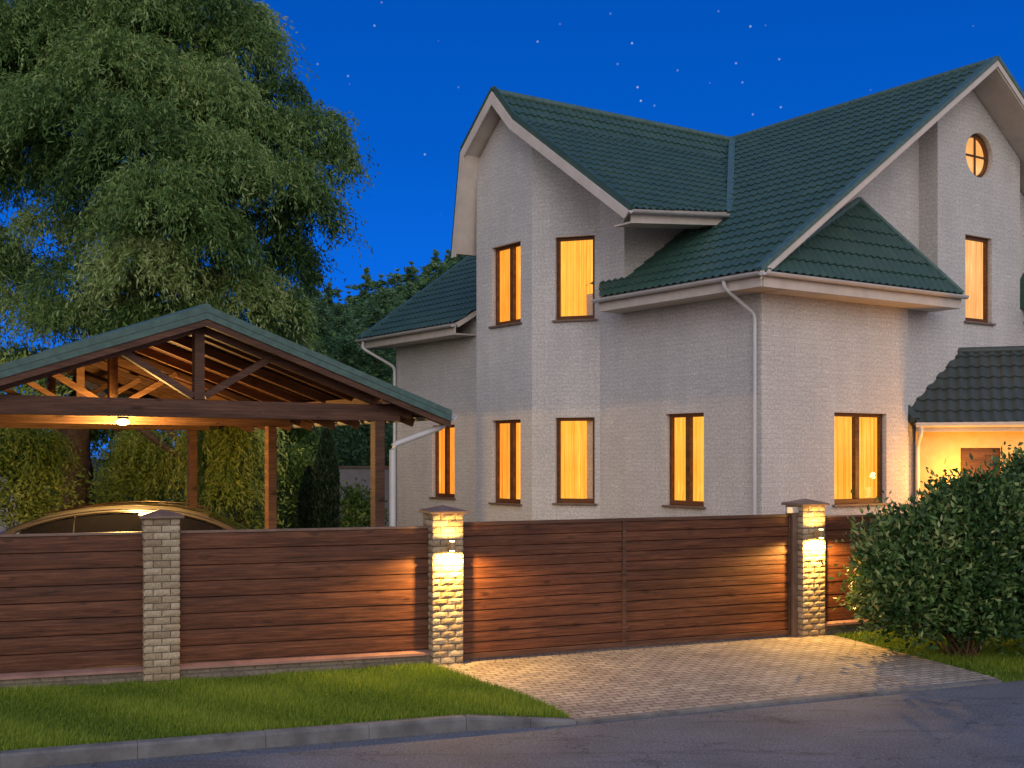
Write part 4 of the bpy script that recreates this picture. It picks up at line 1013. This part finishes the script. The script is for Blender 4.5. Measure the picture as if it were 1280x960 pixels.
# ------------------------------------------------------------------ CAR under the carport
cpos = Vec((CP[0], CP[1], 0)) + Matrix.Rotation(HA, 3, 'Z') @ Vec((-.35, 3.9, 0))
car = empty('parked_car', (-6.25, 20.4, 0), R(8), 'silver car with low arched roofline parked under the carport behind the fence', 'car')
def loft(secs, n):
    vs = [p for s_ in secs for p in s_]; fs = []
    for i in range(len(secs) - 1):
        for k_ in range(n - 1): fs.append((i * n + k_, (i + 1) * n + k_, (i + 1) * n + k_ + 1, i * n + k_ + 1))
    fs.append(tuple(range(n))[::-1]); fs.append(tuple(range((len(secs) - 1) * n, len(secs) * n))); return vs, fs
def car_sec(x, zb, zs, zt, wb, wt):
    """closed half-hull section at station x: sill zb, shoulder zs, top zt"""
    P = [(wb * .92, zb), (wb, zb + .12), (wb * 1.01, (zb + zs) / 2), (wb, zs - .06), (wb * .97, zs), (wt + (wb * .97 - wt) * .5, zs + (zt - zs) * .52), (wt, zt - .07), (wt * .86, zt - .015), (wt * .45, zt + .004)]
    return [(x, -a, z) for a, z in P] + [(x, a, z) for a, z in P[::-1]]
ST = [(-2.38, .38, .62, .72, .70, .45), (-2.25, .26, .78, .96, .84, .62), (-1.95, .24, .90, 1.10, .90, .60), (-1.55, .24, .95, 1.34, .92, .60), (-1.05, .24, .96, 1.56, .925, .60),
      (-.5, .24, .96, 1.68, .925, .615), (0, .24, .95, 1.71, .925, .62), (.45, .24, .95, 1.68, .925, .61), (.85, .24, .94, 1.56, .92, .60), (1.25, .24, .93, 1.33, .915, .60), (1.6, .24, .91, 1.08, .90, .66), (2.0, .25, .84, .96, .87, .66), (2.28, .28, .72, .80, .80, .55), (2.40, .38, .58, .64, .68, .40)]
# refine along x with smooth interpolation
def cr_(p0, p1, p2, p3, t): return .5 * ((2 * p1) + (-p0 + p2) * t + (2 * p0 - 5 * p1 + 4 * p2 - p3) * t * t + (-p0 + 3 * p1 - 3 * p2 + p3) * t ** 3)
fine = []
for i in range(len(ST) - 1):
    a, b, c, d = ST[max(i - 1, 0)], ST[i], ST[i + 1], ST[min(i + 2, len(ST) - 1)]
    for j in range(4): fine.append(tuple(cr_(a[q], b[q], c[q], d[q], j / 4) for q in range(6)))
fine.append(ST[-1])
k = MB(); k.add(*loft([car_sec(*s_) for s_ in fine], 18)); body = k.build('body', M['paint'], car, smooth=True)
def prof_at(x):
    for s_, t_ in zip(fine, fine[1:]):
        if s_[0] <= x <= t_[0]:
            q = (x - s_[0]) / (t_[0] - s_[0]); return [s_[i] + (t_[i] - s_[i]) * q for i in range(6)]
def side_y(x, z):
    _, zb, zs, zt, wb, wt = prof_at(x); q = (z - zs) / max(zt - .07 - zs, .01)
    return wb * .97 + (wt - wb * .97) * q if q > 0 else wb * .97
def side_window(xa, xb, sgn):
    k = MB(); N = 24; vs = []
    for i in range(N + 1):
        x = xa + (xb - xa) * i / N; zt = prof_at(x)[3] - .11; zb_ = prof_at(x)[2] + .03
        arch = min(zt, 1.62 - .42 * ((x + .05) / 1.55) ** 2 * 1.05)
        for z in (zb_, max(arch, zb_ + .01)): vs.append((x, sgn * (side_y(x, z) + .026), z))
    k.add(vs, [(2 * i, 2 * i + 2, 2 * i + 3, 2 * i + 1) for i in range(N)]); return k, vs
for sgn in (-1, 1):
    for xa, xb in ((-1.35, -.705), (-.69, .135), (.15, 1.15)):
        k, vs = side_window(xa, xb, sgn); k.build('side_window', M['black'], car, fix=False)
    k, vs = side_window(-1.4, 1.22, sgn); tops = [Vec(v) + Vec((0, sgn * .006, .012)) for v in vs[1::2]]
    kk = MB(); kk.tube(tops, .011, 6); kk.build('window_trim', M['chrome'], car, smooth=True)
    kk = MB(); kk.tube([(-1.1, sgn * .60, 1.585), (-.5, sgn * .62, 1.70), (0, sgn * .625, 1.73), (.5, sgn * .61, 1.695), (.85, sgn * .60, 1.59)], .014, 8); kk.build('roof_rail', M['chrome'], car, smooth=True)
    kk = MB(); kk.box(.95, 1.12, sgn * 1.02 - .09, sgn * 1.02 + .09, .98, 1.10); kk.build('mirror', M['paint'], car, bevel=.03)
for nm, xs in (('windshield', (.90, 1.10, 1.30, 1.5)), ('rear_window', (-1.15, -1.35, -1.55))):
    k = MB(); vs = []
    for x in xs:
        pr_ = prof_at(x)
        for q in (-.95, -.45, 0, .45, .95): vs.append((x, pr_[5] * q * .93, pr_[3] + (.012 if abs(q) < .9 else -.012)))
    k.add(vs, [(5 * i + j, 5 * i + j + 1, 5 * i + j + 6, 5 * i + j + 5) for i in range(len(xs) - 1) for j in range(4)]); k.build(nm, M['black'], car, fix=False, smooth=True)
for x in (-1.45, 1.48):
    for sgn in (-1, 1):
        k = MB(); pts = [(.22, .30), (.28, .335), (.335, .30), (.34, .15), (.34, -.15 + .3), ]
        k.tube([(x, sgn * .72, .34), (x, sgn * .74, .34), (x, sgn * .92, .34), (x, sgn * .94, .34)], [.31, .34, .34, .31], 32)
        wh = k.build('wheel', M['rubber'], car, smooth=True)
        k = MB(); k.tube([(x, sgn * .935, .34), (x, sgn * .948, .34)], [.21, .20], 24)
        for j in range(5):
            a = j * 2 * math.pi / 5; k.beam((x, sgn * .952, .34), (x + .19 * math.cos(a), sgn * .952, .34 + .19 * math.sin(a)), .045, .02, (0, 1, 0))
        k.build('rim', M['chrome'], wh, smooth=True)
for sgn in (-1, 1):
    k = MB(); k.box(2.16, 2.30, sgn * .62 - .12, sgn * .62 + .12, .64, .74); k.build('headlight', M['chrome'], car, bevel=.03)
    k = MB(); k.box(-2.30, -2.16, sgn * .68 - .10, sgn * .68 + .10, .78, .90); k.build('tail_light', m_plain('red_lens', (.3, .01, .01), .2), car, bevel=.03)

car.scale = (1.30, 1.08, .99)
# ------------------------------------------------------------------ WORLD: deep blue dusk, pale afterglow behind the viewer, stars
wld = bpy.data.worlds.new('World'); scene.world = wld; wld.use_nodes = True; nt = wld.node_tree; nt.nodes.clear()
def N_(t): return nt.nodes.new(t)
out = N_('ShaderNodeOutputWorld'); bg = N_('ShaderNodeBackground'); nt.links.new(bg.outputs[0], out.inputs[0])
tc = N_('ShaderNodeTexCoord'); sp = N_('ShaderNodeSeparateXYZ'); nt.links.new(tc.outputs['Generated'], sp.inputs[0])
rp = N_('ShaderNodeValToRGB'); nt.links.new(sp.outputs['Z'], rp.inputs[0]); cr2 = rp.color_ramp
SKY = [(0.0, (.012, .20, .90)), (.13, (.003, .145, .78)), (.24, (.0008, .105, .58)), (.42, (.0005, .074, .44)), (1, (.001, .045, .27))]
while len(cr2.elements) < len(SKY): cr2.elements.new(.5)
for e_, (p, c) in zip(cr2.elements, SKY): e_.position = p; e_.color = (*c, 1)
mr = N_('ShaderNodeMapRange'); mr.interpolation_type = 'SMOOTHSTEP'; nt.links.new(sp.outputs['Y'], mr.inputs[0])
mr.inputs[1].default_value = .78; mr.inputs[2].default_value = -.55; mr.inputs[3].default_value = 0; mr.inputs[4].default_value = 1
rp2 = N_('ShaderNodeValToRGB'); nt.links.new(sp.outputs['Z'], rp2.inputs[0])
AG_ = [(0, (1.0, .78, .66)), (.18, (.92, .80, .80)), (.5, (.66, .68, .84)), (1, (.44, .50, .74))]
while len(rp2.color_ramp.elements) < len(AG_): rp2.color_ramp.elements.new(.5)
for e_, (p, c) in zip(rp2.color_ramp.elements, AG_): e_.position = p; e_.color = (*c, 1)
mx = N_('ShaderNodeMix'); mx.data_type = 'RGBA'; nt.links.new(mr.outputs[0], mx.inputs[0]); nt.links.new(rp.outputs[0], mx.inputs[6]); nt.links.new(rp2.outputs[0], mx.inputs[7])
stars = [(468, 32, 1), (397, 80, .8), (435, 95, .9), (531, 193, 1.1), (672, 52, 1), (790, 54, 1.2), (772, 80, .7), (797, 109, 1.3), (801, 126, 1.3), (818, 132, .7), (847, 88, .7),
         (920, 79, 1), (938, 33, 1.2), (928, 103, .8), (974, 74, .9), (976, 134, 1), (941, 143, .9), (898, 14, .6), (763, 17, .6), (477, 3, .7), (573, 109, .5), (700, 30, .5)]
acc = None
for px, py, s_ in stars:
    v = Vec(((px - 640) / 1516, 1, (570 - py) / 1516)).normalized()
    dn_ = N_('ShaderNodeVectorMath'); dn_.operation = 'DISTANCE'; nt.links.new(tc.outputs['Generated'], dn_.inputs[0]); dn_.inputs[1].default_value = v
    m_ = N_('ShaderNodeMapRange'); nt.links.new(dn_.outputs['Value'], m_.inputs[0]); m_.inputs[1].default_value = .0011; m_.inputs[2].default_value = .0001
    m_.inputs[3].default_value = 0; m_.inputs[4].default_value = .42 * s_ ** 1.6
    if acc is None: acc = m_.outputs[0]
    else:
        ad = N_('ShaderNodeMath'); ad.operation = 'ADD'; nt.links.new(acc, ad.inputs[0]); nt.links.new(m_.outputs[0], ad.inputs[1]); acc = ad.outputs[0]
vo = N_('ShaderNodeTexVoronoi'); nt.links.new(tc.outputs['Generated'], vo.inputs['Vector']); vo.inputs['Scale'].default_value = 38
m_ = N_('ShaderNodeMapRange'); nt.links.new(vo.outputs['Distance'], m_.inputs[0]); m_.inputs[1].default_value = .035; m_.inputs[2].default_value = .01; m_.inputs[3].default_value = 0; m_.inputs[4].default_value = .10
ad = N_('ShaderNodeMath'); ad.operation = 'ADD'; nt.links.new(acc, ad.inputs[0]); nt.links.new(m_.outputs[0], ad.inputs[1]); acc = ad.outputs[0]
sm = N_('ShaderNodeMix'); sm.data_type = 'RGBA'; nt.links.new(acc, sm.inputs[0]); nt.links.new(mx.outputs[2], sm.inputs[6]); sm.inputs[7].default_value = (.75, .9, 1, 1)
nt.links.new(sm.outputs[2], bg.inputs[0]); bg.inputs[1].default_value = 1.0

sun = bpy.data.lights.new('afterglow_sun', 'SUN'); sun.energy = .80; sun.angle = R(40); sun.color = (1, .91, .82)
so = bpy.data.objects.new('afterglow_sun', sun); COL.objects.link(so)
so.rotation_euler = Vec((.12, -1, .42)).to_track_quat('Z', 'Y').to_euler()

# ------------------------------------------------------------------ CAMERA
cam = bpy.data.cameras.new('camera'); co = bpy.data.objects.new('camera', cam); COL.objects.link(co)
co.location = (0, 0, CAMZ); co.rotation_euler = (R(90), 0, 0)
cam.sensor_width = 36; cam.lens = 36 * 1516 / 1280; cam.shift_y = 90 / 1280; cam.clip_end = 4000
scene.camera = co
scene.view_settings.view_transform = 'Standard'; scene.view_settings.look = 'None'; scene.view_settings.exposure = 0; scene.view_settings.gamma = 1
scene.cycles.max_bounces = 6; scene.cycles.transparent_max_bounces = 12; scene.cycles.sample_clamp_indirect = 4
scene.cycles.use_denoising = True
